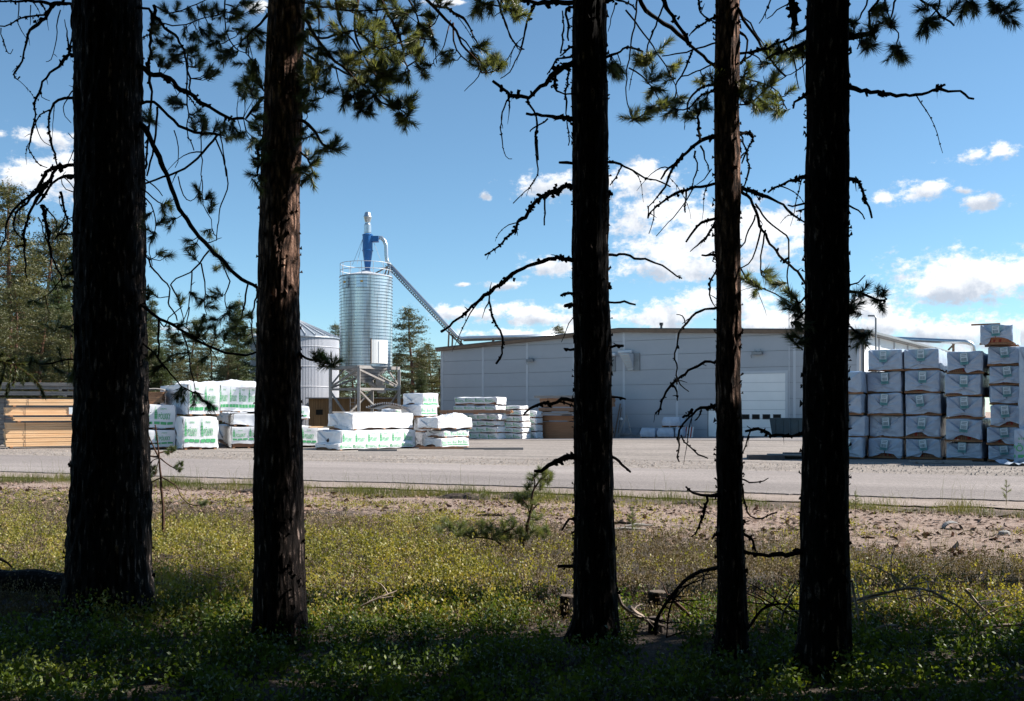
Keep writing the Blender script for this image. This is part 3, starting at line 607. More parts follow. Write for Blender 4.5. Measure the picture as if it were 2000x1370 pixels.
B3 = [(1,9,4,[(1130,8),(1080,5),(1040,3),(980,0)]),(1.2,4,1.5,[(1045,5),(1030,45),(1020,80),(1012,110),(995,140),(978,153)]),(.4,2.5,1.5,[(975,-5),(978,25),(990,50),(1000,80),(1010,95),(1025,100)]),(1.4,5,2,[(1125,15),(1105,20),(1108,50),(1112,80)]),
 (1.4,9,3,[(1128,118),(1095,135),(1075,150),(1055,170),(1040,185),(1020,188),(990,182),(972,165),(962,158)]),(.6,3.5,2,[(1125,112),(1092,115),(1070,145)]),(.8,3.5,2,[(1125,92),(1105,100),(1092,112)]),(.5,2.5,1.2,[(998,188),(985,210),(978,240),(980,275),(990,305),(1000,310)]),
 (1,3.2,1.5,[(1030,190),(1040,215),(1047,250),(1048,280),(1052,320),(1045,350),(1020,380),(1003,397)]),(1.4,4,2,[(1047,258),(1050,285),(1052,315)]),(1,6.5,4.5,[(1128,234),(1080,230),(1050,225),(1026,223)]),(1.2,3,2,[(1070,232),(1045,250),(1036,257)]),(.8,3,1.5,[(1112,125),(1105,200),(1108,240),(1112,285)]),
 (1,3.5,2.5,[(1085,145),(1086,178),(1122,186)]),(1,6,4,[(1126,318),(1108,318),(1095,315)]),(1.2,6,2.5,[(1128,364),(1100,366),(1075,374),(1045,395),(1025,420),(1000,450),(975,480),(948,497)],{'spur':1.5}),(1.4,3,2.5,[(1065,383),(1062,410),(1063,440)]),(1.2,3,2,[(1020,425),(1012,440),(1008,460)]),
 (1.1,6.5,3,[(1128,505),(1080,505),(1040,520),(1000,538),(960,565),(930,590),(900,620),(862,646)],{'spur':1.5}),(.6,2.5,3,[(952,570),(960,610),(975,645),(982,670),(980,690),(968,712)]),(.8,4,3,[(1128,577),(1110,573),(1095,577)]),(.6,5,4,[(1128,597),(1104,597)]),(.4,4,3,[(1128,682),(1098,681)]),(1.2,6,3,[(1128,777),(1085,783),(1055,790),(1035,798),(1020,814)]),
 (.8,7,5,[(1128,890),(1095,897),(1075,907),(1048,921)]),(.6,6,5,[(1128,1108),(1108,1107),(1090,1105)]),(.5,5,3,[(1128,1012),(1110,1016),(1098,1035)]),(0,1.6,1,[(1120,620),(1105,645),(1098,670)]),(.8,3,2,[(1095,105),(1100,60),(1098,20)]),
 (1,5,2,[(1178,3),(1210,0),(1225,5),(1240,18)]),(0,2,1.2,[(1202,5),(1195,35),(1187,62)]),(1,4.5,2.5,[(1180,114),(1205,105),(1215,95),(1235,93),(1256,101)]),(.6,4.5,2,[(1182,316),(1210,322),(1245,340),(1290,358),(1310,363)],{'spur':2}),(.4,2.5,2,[(1214,326),(1205,345),(1190,363)]),
 (.1,4.5,2,[(1184,498),(1220,498),(1260,508),(1295,520),(1320,538),(1334,546)],{'spur':3}),(.1,4,3,[(1184,590),(1220,592),(1243,598)],{'spur':3}),(.4,4,3.5,[(1186,682),(1218,674)]),(.3,4,3,[(1188,774),(1222,778)]),(.4,5,3,[(1190,890),(1210,900),(1231,924)]),(.8,5,3,[(1184,555),(1194,562)]),(.8,5,3,[(1184,375),(1196,380)])]
tf3 = [(1200,130),(1190,130),(1210,133),(1195,138)]
B4 = [(0,7,5,[(1248,-5),(1262,20),(1285,38),(1310,55),(1335,75),(1350,90),(1375,110),(1402,135)]),(.3,6,5,[(1293,-5),(1310,25),(1325,50),(1340,75),(1350,90)]),(.5,3.5,2,[(1363,-5),(1370,25),(1402,48)]),(.8,3.5,2,[(1402,33),(1375,45),(1355,60),(1345,72)]),(0,3,1.5,[(1245,-5),(1240,40),(1232,90),(1225,140),(1222,185),(1230,215),(1236,232)]),
 (0,3,2,[(1222,20),(1250,55),(1275,90),(1300,130),(1320,165)]),(.3,3,2,[(1300,-5),(1290,30),(1272,70),(1262,105),(1272,135)]),(.2,3,2,[(1355,92),(1340,130),(1325,160),(1315,195),(1300,215)]),(0,3,2,[(1402,83),(1365,95),(1330,105),(1292,110)]),(0,2.5,1.8,[(1228,133),(1255,150),(1275,175),(1290,200)]),(.8,4,2.5,[(1402,165),(1375,170),(1355,185),(1345,200),(1342,218)]),
 (.4,3.5,2,[(1398,172),(1372,185),(1352,205),(1335,215),(1300,212)]),(.8,3,2,[(1402,120),(1370,135),(1345,148),(1330,150)]),(1.2,3.5,3,[(1366,200),(1362,240),(1368,275)]),(1.2,6,2.5,[(1404,265),(1370,275),(1345,295),(1315,320),(1300,335),(1292,350)]),(1.2,4,1.5,[(1335,300),(1310,335),(1300,365),(1283,385),(1270,405),(1264,426)]),(1.2,5,2,[(1404,360),(1370,363),(1340,370),(1310,385),(1285,400),(1265,425)]),
 (.4,2,1.2,[(1279,402),(1276,430),(1268,456)]),(1.2,3,2.5,[(1340,372),(1338,400),(1340,415)]),(0,2.2,1.2,[(1358,362),(1335,400),(1305,435),(1282,461)]),(1,3,1.5,[(1358,295),(1358,330),(1352,372)]),(.8,3,1.5,[(1368,285),(1378,310),(1385,335)]),(0,2,1.2,[(1390,330),(1376,350),(1360,362)]),(1,4,2.5,[(1404,425),(1370,435),(1355,450),(1341,472)]),(1,3.5,1.5,[(1396,435),(1378,468),(1349,492)]),
 (.6,4.5,3,[(1404,500),(1370,500)]),(.8,3,1.5,[(1400,525),(1388,555),(1390,585),(1398,605)]),(.5,4,2,[(1404,600),(1360,612),(1342,630),(1325,655),(1320,690),(1320,730),(1322,750)]),(0,2,1.2,[(1338,632),(1332,618),(1322,614)]),(0,2.5,1.5,[(1320,732),(1330,752),(1346,765)]),(.9,5,2.5,[(1404,702),(1360,715),(1330,735),(1305,760),(1292,785),(1286,811)]),(.3,3,1.8,[(1312,750),(1322,765),(1326,781)]),
 (.6,5,2,[(1404,789),(1370,798),(1345,815),(1330,835),(1325,870),(1326,902)]),(.3,2.5,1.5,[(1370,798),(1364,812),(1356,823)]),(.8,2.5,2,[(1330,850),(1345,872),(1365,890),(1382,896)]),(1.2,5,3,[(1352,800),(1340,812),(1333,817)]),(1,6,3,[(1406,968),(1370,965),(1345,957),(1336,954)]),(.8,4,2,[(1380,968),(1375,1000),(1365,1030),(1350,1049)]),(.2,6,2,[(1406,1043),(1394,1050),(1388,1056)]),
 (0,5,3,[(1436,10),(1460,50),(1480,80),(1500,110),(1520,135),(1535,150)]),(0,3,2,[(1436,20),(1465,45),(1480,72),(1495,92)]),(.9,4,2,[(1438,262),(1465,262),(1471,272),(1460,295),(1450,318)]),(1,4,2.5,[(1440,60),(1455,70),(1457,95),(1450,120)]),(1,6,2.5,[(1438,360),(1470,370),(1500,385),(1530,400),(1545,415),(1572,434)],{'tw':2}),
 (.1,5,4,[(1440,362),(1470,400),(1490,450),(1515,490),(1545,520),(1575,556)]),(0,3,2,[(1475,398),(1500,430),(1535,460),(1541,480),(1538,540),(1545,590)]),(.1,3,2,[(1475,420),(1460,460),(1445,490)]),(0,3,2,[(1487,440),(1475,490),(1462,515),(1446,527)]),(0,3,2,[(1495,450),(1486,500),(1487,538)]),(.1,3,2,[(1440,515),(1465,550),(1490,565),(1515,575),(1540,590),(1562,602)],{'tw':2}),
 (.3,3.5,2,[(1446,905),(1452,960),(1460,1000),(1490,1012),(1520,1000)]),(.2,2.5,1.5,[(1446,935),(1475,945),(1502,935)]),(.4,5,3,[(1446,1038),(1465,1050),(1476,1080)]),(.6,3,2,[(1440,240),(1458,300),(1462,340),(1450,370)]),(.6,3,2,[(1440,130),(1480,100),(1520,105),(1560,98)]),(0,3,1.8,[(1440,205),(1470,200),(1500,170),(1535,150)],{'tw':1}),(0,3,2,[(1440,150),(1480,160),(1520,180),(1535,215)],{'tw':1})]
tf4 = [(1258,115),(1250,110),(1260,125),(1275,105),(1297,90),(1310,130),(1320,130),(1280,155),(1270,150),(1310,150),(1312,140),(1280,175),(1275,180),(1290,210),(1300,205),(1330,200),(1320,195),(1275,210),(1285,215),(1310,218),(1320,222),(1240,228),(1250,235),(1255,225),(1350,230),(1370,200),(1375,210),(1360,215),(1380,190),(1375,150),(1390,155),(1455,170),(1450,155),(1470,175),(1465,190),(1480,210),(1475,205),(1500,165),(1510,160),(1490,180),(1515,155),(1462,130),(1495,125),(1500,110),(1520,120),(1530,110),(1550,105),(1565,98),(1505,95),(1520,215),(1530,218),(1515,205),(1540,180),
 (1450,185),(1460,200),(1485,195),(1495,190),(1520,190),(1500,540),(1495,530),(1480,560),(1470,555),(1475,570),(1525,555),(1450,545),(1530,590),(1548,585),(1560,602),(1540,575)]
B5 = [(.6,6,4,[(1586,48),(1550,68),(1520,85),(1480,98),(1446,106)]),(.8,5,2.5,[(1586,172),(1565,190),(1552,200),(1550,215)]),(.5,5,3,[(1586,78),(1550,92),(1520,105),(1498,112)],{'tw':1}),(1.2,4.5,2.5,[(1586,345),(1550,350),(1520,365),(1500,374)],{'tw':2}),(.4,4,2.5,[(1586,400),(1560,402),(1540,403)]),(.3,3,2,[(1582,402),(1568,408),(1555,413)]),
 (2,9,7,[(1546,-5),(1550,20),(1550,40),(1548,55)]),(.4,3,1.5,[(1530,78),(1548,115),(1556,150),(1560,175)]),(.3,3,1.5,[(1586,100),(1570,125),(1555,140),(1535,150)]),(.4,8,5,[(1576,1076),(1530,1083),(1490,1086),(1450,1080)]),(.9,4,3,[(1578,847),(1530,851),(1505,848),(1480,836),(1456,842)]),(.2,2,1.2,[(1482,836),(1470,836),(1460,833)]),
 (.4,4,2,[(1582,575),(1565,590),(1550,600)]),(.5,4,2,[(1582,600),(1562,615),(1552,630)]),(.5,4,2,[(1582,655),(1565,665),(1555,672)]),(.2,2.5,1.5,[(1505,0),(1495,25),(1483,45)]),(.2,2.5,1.5,[(1545,0),(1520,20),(1500,37)]),
 (1,8,2.5,[(1648,170),(1690,178),(1740,187),(1790,183),(1840,178),(1875,180),(1901,194)],{'spur':2}),(1.2,4,2.5,[(1828,178),(1835,170),(1847,166)]),(1.2,4.5,2.5,[(1648,342),(1675,358),(1690,385),(1706,423)]),(1,4,2,[(1648,346),(1672,350),(1685,370),(1692,392)]),(.1,4,2,[(1648,398),(1675,408),(1689,429)]),(.1,3,1.5,[(1648,562),(1675,552),(1691,538)]),(.3,5,3,[(1648,567),(1690,577),(1720,587),(1734,586)]),
 (.3,4,2.5,[(1648,635),(1680,650),(1695,652)]),(.3,4,2,[(1648,600),(1665,605),(1672,612)]),(.6,9,7,[(1648,70),(1690,68),(1708,70)]),(.1,3,2,[(1695,-5),(1685,28),(1662,52)]),(.2,4,3,[(1718,-5),(1700,25),(1697,50),(1702,66)]),(.1,3,2,[(1752,-5),(1742,30),(1740,45),(1752,65),(1753,92)]),(.1,4,3,[(1793,-5),(1820,15),(1845,35),(1863,50)]),(.1,3,2,[(1836,-5),(1832,18),(1820,30),(1808,42)]),(.1,3.5,2.5,[(1925,-5),(1945,10),(1965,26)]),(.1,3,2,[(1880,-5),(1892,6)]),(.1,3,2,[(1728,-5),(1732,20),(1738,42)]),(.1,3,2,[(1648,78),(1680,76),(1675,95)])]
tf5 = [(1665,45),(1668,60),(1710,60),(1705,68),(1690,80),(1695,90),(1685,85),(1735,45),(1740,50),(1752,92),(1756,100),(1748,100),(1730,20),(1705,25),(1710,18),(1808,50),(1818,45),(1800,55),(1810,42),(1805,18),(1860,18),(1815,10),(1895,8),(1902,12),(1888,10),(1950,25),(1960,35),(1970,25),(1975,35),(1945,15),(1935,6),(1965,15),(1665,590),(1672,600),(1685,570),(1715,570),(1712,590),(1720,600),(1725,575),(1670,612),(1675,650),(1690,655),(1690,668),(1683,662),(1555,585),(1560,600),(1555,625),(1560,632),(1565,670),(1555,672),(1548,600),(1560,660),(1550,60),(1565,90),(1545,105),(1525,100)]
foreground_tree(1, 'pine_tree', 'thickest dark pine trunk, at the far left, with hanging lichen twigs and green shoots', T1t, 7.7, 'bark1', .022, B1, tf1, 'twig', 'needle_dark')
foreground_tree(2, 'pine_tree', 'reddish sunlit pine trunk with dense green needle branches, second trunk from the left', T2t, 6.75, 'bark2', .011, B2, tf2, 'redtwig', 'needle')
foreground_tree(3, 'pine_tree', 'middle dark pine trunk with long bare lichen branches reaching left', T3t, 6.8, 'bark1', .012, B3, tf3, 'twig', 'needle')
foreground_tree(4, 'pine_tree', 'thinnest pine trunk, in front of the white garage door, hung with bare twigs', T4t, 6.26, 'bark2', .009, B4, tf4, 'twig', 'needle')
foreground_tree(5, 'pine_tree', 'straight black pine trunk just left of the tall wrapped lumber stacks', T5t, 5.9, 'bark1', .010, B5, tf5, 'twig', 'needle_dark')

# unseen pines added outside the picture to throw the foreground into shade
def added_shade_pine(x, y, top, seed, zmin, rmax, src=None):
    z = G(x, y); t = thing('pine_tree', 'unseen pine added outside the picture to shade the foreground', 'tree', (x, y, z), 0, 'added shade pines outside the picture')
    m = MB(); m.tube([(0, 0, -.3), (0, 0, top * .5), (0, 0, top)], [.17, .12, .03], 12); m.build('trunk', M['bark1'], t)
    overhead_crown(t, x, y, top, seed, zmin, rmax, 1.6 if top < 13 else 1.9, 1.35)
for i, (x, y, zt, zm, rm) in enumerate([(6.6,5.6,11,2.6,2.0),(5.95,6.35,11,2.8,1.6),(5.3,5.5,9,1.8,1.6),(7.7,6.3,14,5.6,2.0),(10.6,6.8,16,8,2.2),(6.3,6.5,8,1.2,1.7),(8.2,5.2,14,6.5,2.2),(5.9,9.1,14,8.3,1.9),(9.4,9.6,17,11.2,2.1),(8.6,4.8,12,2.4,2.3),(9.8,6.3,12,2.6,2.0),(12.5,5.6,13,3,2.2),(15.5,6.2,13,4.2,2.2),(5.4,3.8,11,2.4,2.0),(12,3,13,4,2.4),(3.6,-.9,11,4.3,3.7),
      (-3.5,3.6,12,6.5,2.2),(-6.5,5.0,12,5.2,2.3),(-.5,-1.0,12,4.4,3.8),(-3.8,-1.6,12,4.6,3.6),(6.6,.2,12,4,2.4),(-5,-1,12,4.5,2.4),(2.8,-3,12,4.5,2.5),(-2.5,-4,12,4.5,2.5),(9,-2,12,4,2.5),(-9,2,12,4,2.4)]):
    added_shade_pine(x, y, zt, 40 + i, zm, rm)

# ---------------------------------------------------------------- young pines in the clearing
def sapling(name, label, base_px, Y, stems, tufts, mt, nm, seed, scale=1.0):
    rs = random.Random(seed); nrs = np.random.RandomState(seed); b = W(base_px[0], base_px[1], Y)
    t = thing(name, label, 'tree', (b.x, Y, G(b.x, Y)))
    m = MB(); samples = []; lst = []
    for k, (r0, r1, pts) in enumerate(stems):
        P = cr(pts, 8); dr = rs.uniform(-.3, .3); acc = 0; w3 = []
        for i, p in enumerate(P):
            if i: acc += math.hypot(p[0] - P[i - 1][0], p[1] - P[i - 1][1])
            w3.append(W(p[0], p[1], Y + dr * acc / 100 * (k > 0))); samples.append((p[0], p[1], w3[-1]))
        if k == 0: w3[0].z -= .1
        mm = MB(); branch_geo(mm, w3, r0 * Y / F / 2, r1 * Y / F / 2, 0, rs, .3)
        lst.append(mm)
    tl = []
    for (tx, ty) in tufts:
        s_ = min(samples, key=lambda q: (q[0] - tx) ** 2 + (q[1] - ty) ** 2); p = s_[2]; q = W(tx, ty, p.y + rs.uniform(-.15, .15))
        lst[1].tube([p, (p + q) / 2 + Vector((0, 0, -.01)), q], [.004, .003, .003], 4)
        for _ in range(4):
            ax = Vector((rs.uniform(-.7, .7), rs.uniform(-.7, .7), rs.uniform(.2, 1))); tuft_np(q - ax.normalized() * .03, ax, .09 * scale, .06 * scale, 70, nrs, tl)
    lst[0].build('trunk', M[mt], t, world=True)
    for mm in lst[1:]: mm.build('branch', M[mt], t, world=True)
    npmesh('needles', np.concatenate(tl) - np.array(t.location), 3, M[nm], t)
sapling('pine_sapling', 'spindly young pine stem with few needles beside the thickest trunk', (318, 1062), 12.0,
 [(7,2.5,[(318,1064),(319,1010),(316,963),(311,898),(307,861),(303,830)]),(4,2,[(311,897),(300,873),(288,846)]),(3,2,[(311,885),(325,882),(335,884)]),(3,2,[(313,895),(325,905),(342,915),(355,912)]),(4,3,[(311,893),(292,891)]),(2.5,2,[(315,932),(345,950),(352,968),(370,985),(388,988)]),(3,2,[(314,934),(300,940),(290,947)]),(2.5,1.5,[(308,866),(292,866)]),(2,1.5,[(311,897),(306,915),(303,930)]),(2,1.5,[(308,896),(298,900),(290,918)])],
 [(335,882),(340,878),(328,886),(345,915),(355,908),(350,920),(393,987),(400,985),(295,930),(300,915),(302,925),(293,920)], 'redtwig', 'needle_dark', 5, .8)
sapling('pine_sapling', 'small bushy green pine sapling in the heather left of the middle trunk', (1012, 1092), 10.9,
 [(8,3,[(1012,1094),(1020,1066),(1028,1048),(1029,1030),(1035,1005),(1039,985),(1040,962),(1050,945),(1057,935)]),(8,4,[(1012,1092),(1002,1086),(992,1075),(980,1065),(968,1056)]),(4,3,[(968,1056),(950,1051),(925,1050)]),(4,2.5,[(968,1056),(985,1040),(1002,1033)]),(3,2,[(1040,962),(1045,945),(1042,932)]),(3,2,[(1035,1005),(1028,985),(1020,975)]),(3,2,[(1029,1030),(1045,1040),(1065,1042)]),(3,2,[(1036,1000),(1046,990),(1050,985)]),(3,2,[(925,1050),(905,1045),(875,1035)]),(3,2,[(985,1068),(970,1066),(960,1068)])],
 [(1045,930),(1040,938),(1065,930),(1075,935),(1055,940),(1060,925),(1070,945),(1025,975),(1015,975),(1035,965),(1045,985),(1030,990),(1055,955),(1040,1010),(1048,1015),(1060,1040),(1040,1040),(1020,1045),(1000,1030),(985,1040),(960,1035),(940,1030),(905,1045),(880,1035),(870,1025),(920,1050),(1070,1040),(990,1055),(950,1050),(1010,1040),(975,1045),(1012,980),(1020,985),(1030,955),(930,1045),(900,1030),(1050,1045),(1000,1050),(965,1048),(945,1042),(915,1040),(895,1048),(1030,1052),(1062,1050),(985,1030),(1005,1020),(1035,1030),(1015,1060),(975,1055),(890,1040),(860,1040)], 'redtwig', 'needle', 6, 1.15)
for k, (px, py, h, lab) in enumerate([(945,985,.30,'tiny pine seedling on pink sand left of the bushy sapling'),(1195+40,1045,.32,'tiny pine seedling on the sand right of the middle trunk'),(1670,1010,.42,'tiny pine seedling by the straight black trunk at the grass verge'),(1965,990,.5,'pointed young spruce seedling on the grass verge at the far right')]):
    p = onG(px, py); t = thing('pine_seedling', lab, 'seedling', p); nrs = np.random.RandomState(k); tl = []; m = MB(); rr = random.Random(k)
    m.tube([(0, 0, -.05), (.01, 0, h)], [.006, .003], 5)
    for j in range(9):
        a = rr.uniform(0, 6.28); z = h * rr.uniform(.25, .8); d = Vector((math.cos(a), math.sin(a), .6)); q = Vector((0, 0, z)); e = q + d.normalized() * (h * .35 * (1.1 - z / h)); m.tube([q, e], [.003, .002], 4); tuft_np(q, e - q, (e - q).length, .045, 50, nrs, tl)
    tuft_np((0, 0, h * .8), (0, 0, 1), .08, .05, 60, nrs, tl)
    m.build('stem', M['redtwig'], t); npmesh('needles', np.concatenate(tl), 3, M['needle'], t)

# ---------------------------------------------------------------- trees beyond the yard
def bg_mesh(kind, seed):
    """unit-free conifer of height 16 m: (trunk MB, foliage array)"""
    rr = random.Random(seed); rs = np.random.RandomState(seed); H = 16.0; m = MB(); V = []
    lean = rr.uniform(-.03, .03); ctr = lambda z: Vector((lean * z + .15 * math.sin(z * .5 + seed), .1 * math.sin(z * .4), z))
    zz = [i * H / 14 for i in range(15)]; m.tube([ctr(z) for z in zz], [.2 * (1 - z / H) ** .8 + .02 for z in zz], 7)
    z = H * (.10 if kind == 'spruce' else .22)
    while z < H - .25:
        f = z / H
        if kind == 'spruce': Rr = 3.0 * (1 - f) ** .85 + .15
        else: Rr = (2.7 * (1 - f) ** .55 + .2) * min(1, .35 + f * 1.6)
        n = rr.randint(4, 6)
        for i in range(n):
            a = rr.uniform(0, 6.283); r = Rr * rr.uniform(.55, 1.12)
            up = (.55 * (f - .45)) if kind == 'pine' else (.5 * f - .32)
            p = ctr(z); q = p + Vector((math.cos(a) * r, math.sin(a) * r, up * r + rr.uniform(-.1, .1) * r)); mid = (p + q) / 2 + Vector((0, 0, -.05 * r))
            m.tube([p, mid, q], [.05 * (1.1 - f), .03 * (1.1 - f), .01], 4, cap=False)
            k = int(r * (30 if kind == 'pine' else 42)) + 10
            s_ = rs.uniform(.22 if kind == 'spruce' else .38, 1.06, k) ** .8
            c = np.array(p) * (1 - s_)[:, None] + np.array(q) * s_[:, None]
            spread = (.10 + .16 * np.minimum(1, s_)) * (1.15 if kind == 'pine' else 1)
            # little side sprays: clusters of small faces
            c = c + rs.normal(size=(k, 3)) * spread[:, None] * np.array([1.1, 1.1, .42]); reps = 4
            c = np.repeat(c, reps, 0) + rs.normal(size=(k * reps, 3)) * .055
            d1 = rs.normal(size=(k * reps, 3)) * np.array([1, 1, .8]) * .085 + np.array([0, 0, .05]); d2 = rs.normal(size=(k * reps, 3)) * .024
            V.append(np.stack([c - d2, c + d2, c + d1], 1).reshape(-1, 3))
        z += rr.uniform(.28, .5) * (.75 if kind == 'spruce' else 1)
    k = 60; c = np.array(ctr(H)) + rs.normal(size=(k, 3)) * np.array([.09, .09, .3]); V.append(np.stack([c, c + rs.normal(size=(k, 3)) * .03, c + rs.normal(size=(k, 3)) * .1], 1).reshape(-1, 3))
    return m, np.concatenate(V)
protos = []
def far_tree(px, top_py, Y, which, label, group=None, wide=1.0):
    x = (px - CX) / F * Y; z = G(x, Y); h = CH + (HY - top_py) / F * Y - z
    t = thing('spruce_tree' if which in (1, 3) else 'pine_tree', label, 'tree', (x, Y, z), random.Random(px * 7 + top_py).uniform(0, 6.28), group)
    s = h / 16.0; t.scale = (s * wide, s * wide, s)
    for o in protos[which]:
        c = o.copy(); COL.objects.link(c); c.parent = t
    return t
for k, kind in enumerate(['pine', 'spruce', 'pine', 'spruce', 'pine']):
    m, V = bg_mesh(kind, 300 + k)
    a = m.build('trunk', M['bgbark'], smooth=True); b = npmesh('crown', V, 3, M['bgfol' if kind == 'pine' else 'bgfol2'])
    COL.objects.unlink(a); COL.objects.unlink(b); protos.append((a, b))
FT = [(15,358,66,0,'tallest far pine, at the left edge of the picture, bare reddish upper trunk',1.15),(85,425,70,2,'tall far pine with reddish trunk left of the thickest trunk, second tallest',1.1),(52,480,82,4,'far pine showing between the two tallest far pines at left',1.2),
 (138,455,72,4,'far pine whose crown touches the left side of the thickest trunk',1.2),(-15,470,74,2,'far pine cut by the left edge of the picture',1.2),(30,560,60,0,'lower dense far pine at far left behind the orange lumber',1.4),(110,545,62,3,'bushy far conifer behind the grey boards beside the thickest trunk',1.3),
 (-5,600,56,4,'low far pine at the left edge above the grey weathered boards',1.5),(75,600,58,2,'low far pine above the grey weathered boards',1.5),(140,610,57,0,'low far pine just left of the thickest trunk base of crown',1.5),(180,470,78,1,'far spruce hidden mostly behind the thickest trunk',1.2),(235,520,84,0,'far pine hidden mostly behind the thickest trunk',1.2),
 (297,585,88,1,'far spruce just right of the thickest trunk',1.1),(335,650,95,0,'far pine above the upper white wrapped pack at left',1.3),(372,625,105,2,'far pine behind the tarpaulin mound, left side',1.3),(415,650,98,4,'far pine right above the tarpaulin mound',1.3),(458,585,92,3,'taller pointed far conifer left of the reddish trunk',1.2),(492,640,100,0,'far pine touching the left side of the reddish trunk',1.3),
 (318,680,80,3,'low dark conifer above the left white packs',1.5),(385,700,82,0,'low dense pine over the tarpaulin mound',1.6),(440,690,84,2,'low pine between tarpaulin mound and reddish trunk',1.6),(548,650,120,1,'far spruce hidden behind the reddish trunk',1.2),(655,633,118,0,'thin treetop peeping between the white silo and the metal silo',.8),
 (690,705,112,4,'low pine seen through the silo frame, left side',1.5),(738,690,114,2,'low pine seen through the silo frame, right side',1.5),(712,730,108,0,'lowest pine seen through the silo frame, middle',1.5),(806,604,102,2,'large dark conifer between the metal silo and the warehouse',1.5),(776,690,106,4,'small pine directly right of the metal silo',1.3),
 (845,672,110,2,'pine touching the left corner of the warehouse',1.5),(860,700,104,0,'low pine at the warehouse corner',1.4),(1091,636,135,0,'tiny treetop above the warehouse roof',.9),(825,720,98,3,'low conifer in front of the warehouse corner pines',1.5),(880,690,125,0,'pine hidden behind the warehouse',1.3),
 (2010,700,140,0,'far pine behind the right lumber stacks',1.3),(2080,640,120,2,'far pine outside the right edge',1.3),(-80,430,72,4,'far pine outside the left edge',1.3),(-140,500,70,0,'far pine further outside the left edge',1.3),(260,600,80,4,'far pine behind the right side of the thickest trunk',1.4),(205,620,64,2,'low far pine behind the thickest trunk',1.5),(570,700,110,0,'low far pine behind the white silo',1.4)]
for (px, py, Y, wch, lab, wd_) in FT: far_tree(px, py, Y, wch, lab, 'trees beyond the lumber yard', wd_)
# unseen spruces added behind the camera to keep the sky's light off the trunks' near side
rq = random.Random(77)
for i in range(64):
    a = rq.uniform(-1.75, 1.75); r = rq.uniform(4.5, 15); x = math.sin(a) * r; y = -math.cos(a) * r * .9 - .5
    if y > 3.5 or (abs(x) < .62 * max(0, y) + 2.6 and y > -3.2): continue
    t = thing('spruce_tree', 'unseen dense spruce added behind the camera to block sky light', 'tree', (x, y, G(x, y)), rq.uniform(0, 6), 'added sky-blocking spruces behind the camera'); s = rq.uniform(.55, .85); t.scale = (s * 1.35, s * 1.35, s)
    for o in protos[3]: c = o.copy(); COL.objects.link(c); c.parent = t
# far-off forest that closes the horizon
for i in range(46):
    px = -900 + i * 90 + (i * 37 % 50); Y = 150 + (i * 53 % 60)
    if 860 < px < 2000 and i % 3: continue
    far_tree(px, 715 - (i * 29 % 40), Y, i % 5, 'distant conifer of the closed forest behind the yard', 'distant forest trees', 1.5)

# spruce standing left of the picture, one branch tip reaches in
t = thing('spruce_tree', 'fresh green spruce branch tip reaching in at the left picture edge', 'tree', (-3.5, 4.2, G(-3.5, 4.2)))
m = MB(); m.tube([(0, 0, -.2), (0, 0, 4), (0, 0, 9)], [.11, .07, .02], 10); m.build('trunk', M['bark1'], t)
nrs = np.random.RandomState(3); rr = random.Random(9); tl = []; m = MB()
def spr(pts, Yb, sub):
    P = [W(p[0], p[1], Yb) for p in cr(pts, 6)]; m.tube(P, [.004] * len(P), 4)
    for i in range(len(P) - 1): tuft_np(P[i], P[i + 1] - P[i], (P[i + 1] - P[i]).length * 1.3, .017, 26, nrs, tl)
m.tube([(-3.5, 4.2, 2.0), (-2.7, 4.1, 2.0), tuple(W(-60, 700, 4.0))], [.02, .012, .007], 6)
spr([(-80, 700), (-20, 703), (20, 712), (50, 728), (75, 752), (86, 775)], 4.0, 1)
for (x0, y0, x1, y1) in ((10, 708, -5, 765), (22, 712, 12, 772), (30, 716, 26, 750), (40, 722, 44, 748), (12, 706, 32, 698), (-10, 702, 6, 690), (-20, 703, -30, 750), (26, 712, 48, 712)): spr([(x0, y0), ((x0 + x1) / 2 + 2, (y0 + y1) / 2), (x1, y1)], 4.0 + rr.uniform(-.05, .05), 0)
br = m.build('branch', M['redtwig'], t)
br.data.transform(Matrix.Translation(-Vector(t.location))); npmesh('needles', np.concatenate(tl) - np.array(t.location), 3, M['needle'], br)
bpy.data.objects[br.name].name = 'branch'
# ---------------------------------------------------------------- warehouse
WA = -math.atan2(19.1, 29.0); WL = 34.72
def wl(px, py=799):
    k = (px - CX) / F; t = (k * 84.9 + 6) / (29 + 19.1 * k); Y = 84.9 - 19.1 * t
    return t * WL, CH + (HY - py) / F * Y
def rz(s): return float(np.interp(s, [0, 17.1, WL], [6.72, 7.62, 6.74]))
wh = thing('warehouse', 'long grey panelled warehouse with low gable and brown roof edge', 'building', (-6, 84.9, 0), WA)
def prism(m, poly, y0, y1):
    b = len(m.v); n = len(poly)
    m.v += [(x, y0, z) for x, z in poly] + [(x, y1, z) for x, z in poly]
    m.f.append(tuple(b + i for i in range(n))); m.mi.append(m.cur); m.f.append(tuple(b + n + i for i in reversed(range(n)))); m.mi.append(m.cur)
    for i in range(n): m.f.append((b + i, b + n + i, b + n + (i + 1) % n, b + (i + 1) % n)); m.mi.append(m.cur)
zb = -1.4; DEP = 38.0
m = MB(); prism(m, [(0, zb), (WL, zb), (WL, rz(WL) - .1), (17.1, rz(17.1) - .1), (0, rz(0) - .1)], 0, .3)
m.box(.0, .3, .3, DEP, zb, rz(0) - .15)
m.cur = 0; bays = [WL * i / 8 for i in range(9)]
prism(m, [(0, zb), (WL, zb), (WL, rz(WL) - .1), (17.1, rz(17.1) - .1), (0, rz(0) - .1)], DEP, DEP + .3)
m.build('backing_wall', M['seam'], wh)
m = MB()
zr = [-1.35, .095] + [1.2 + 1.105 * i for i in range(0, 7)]
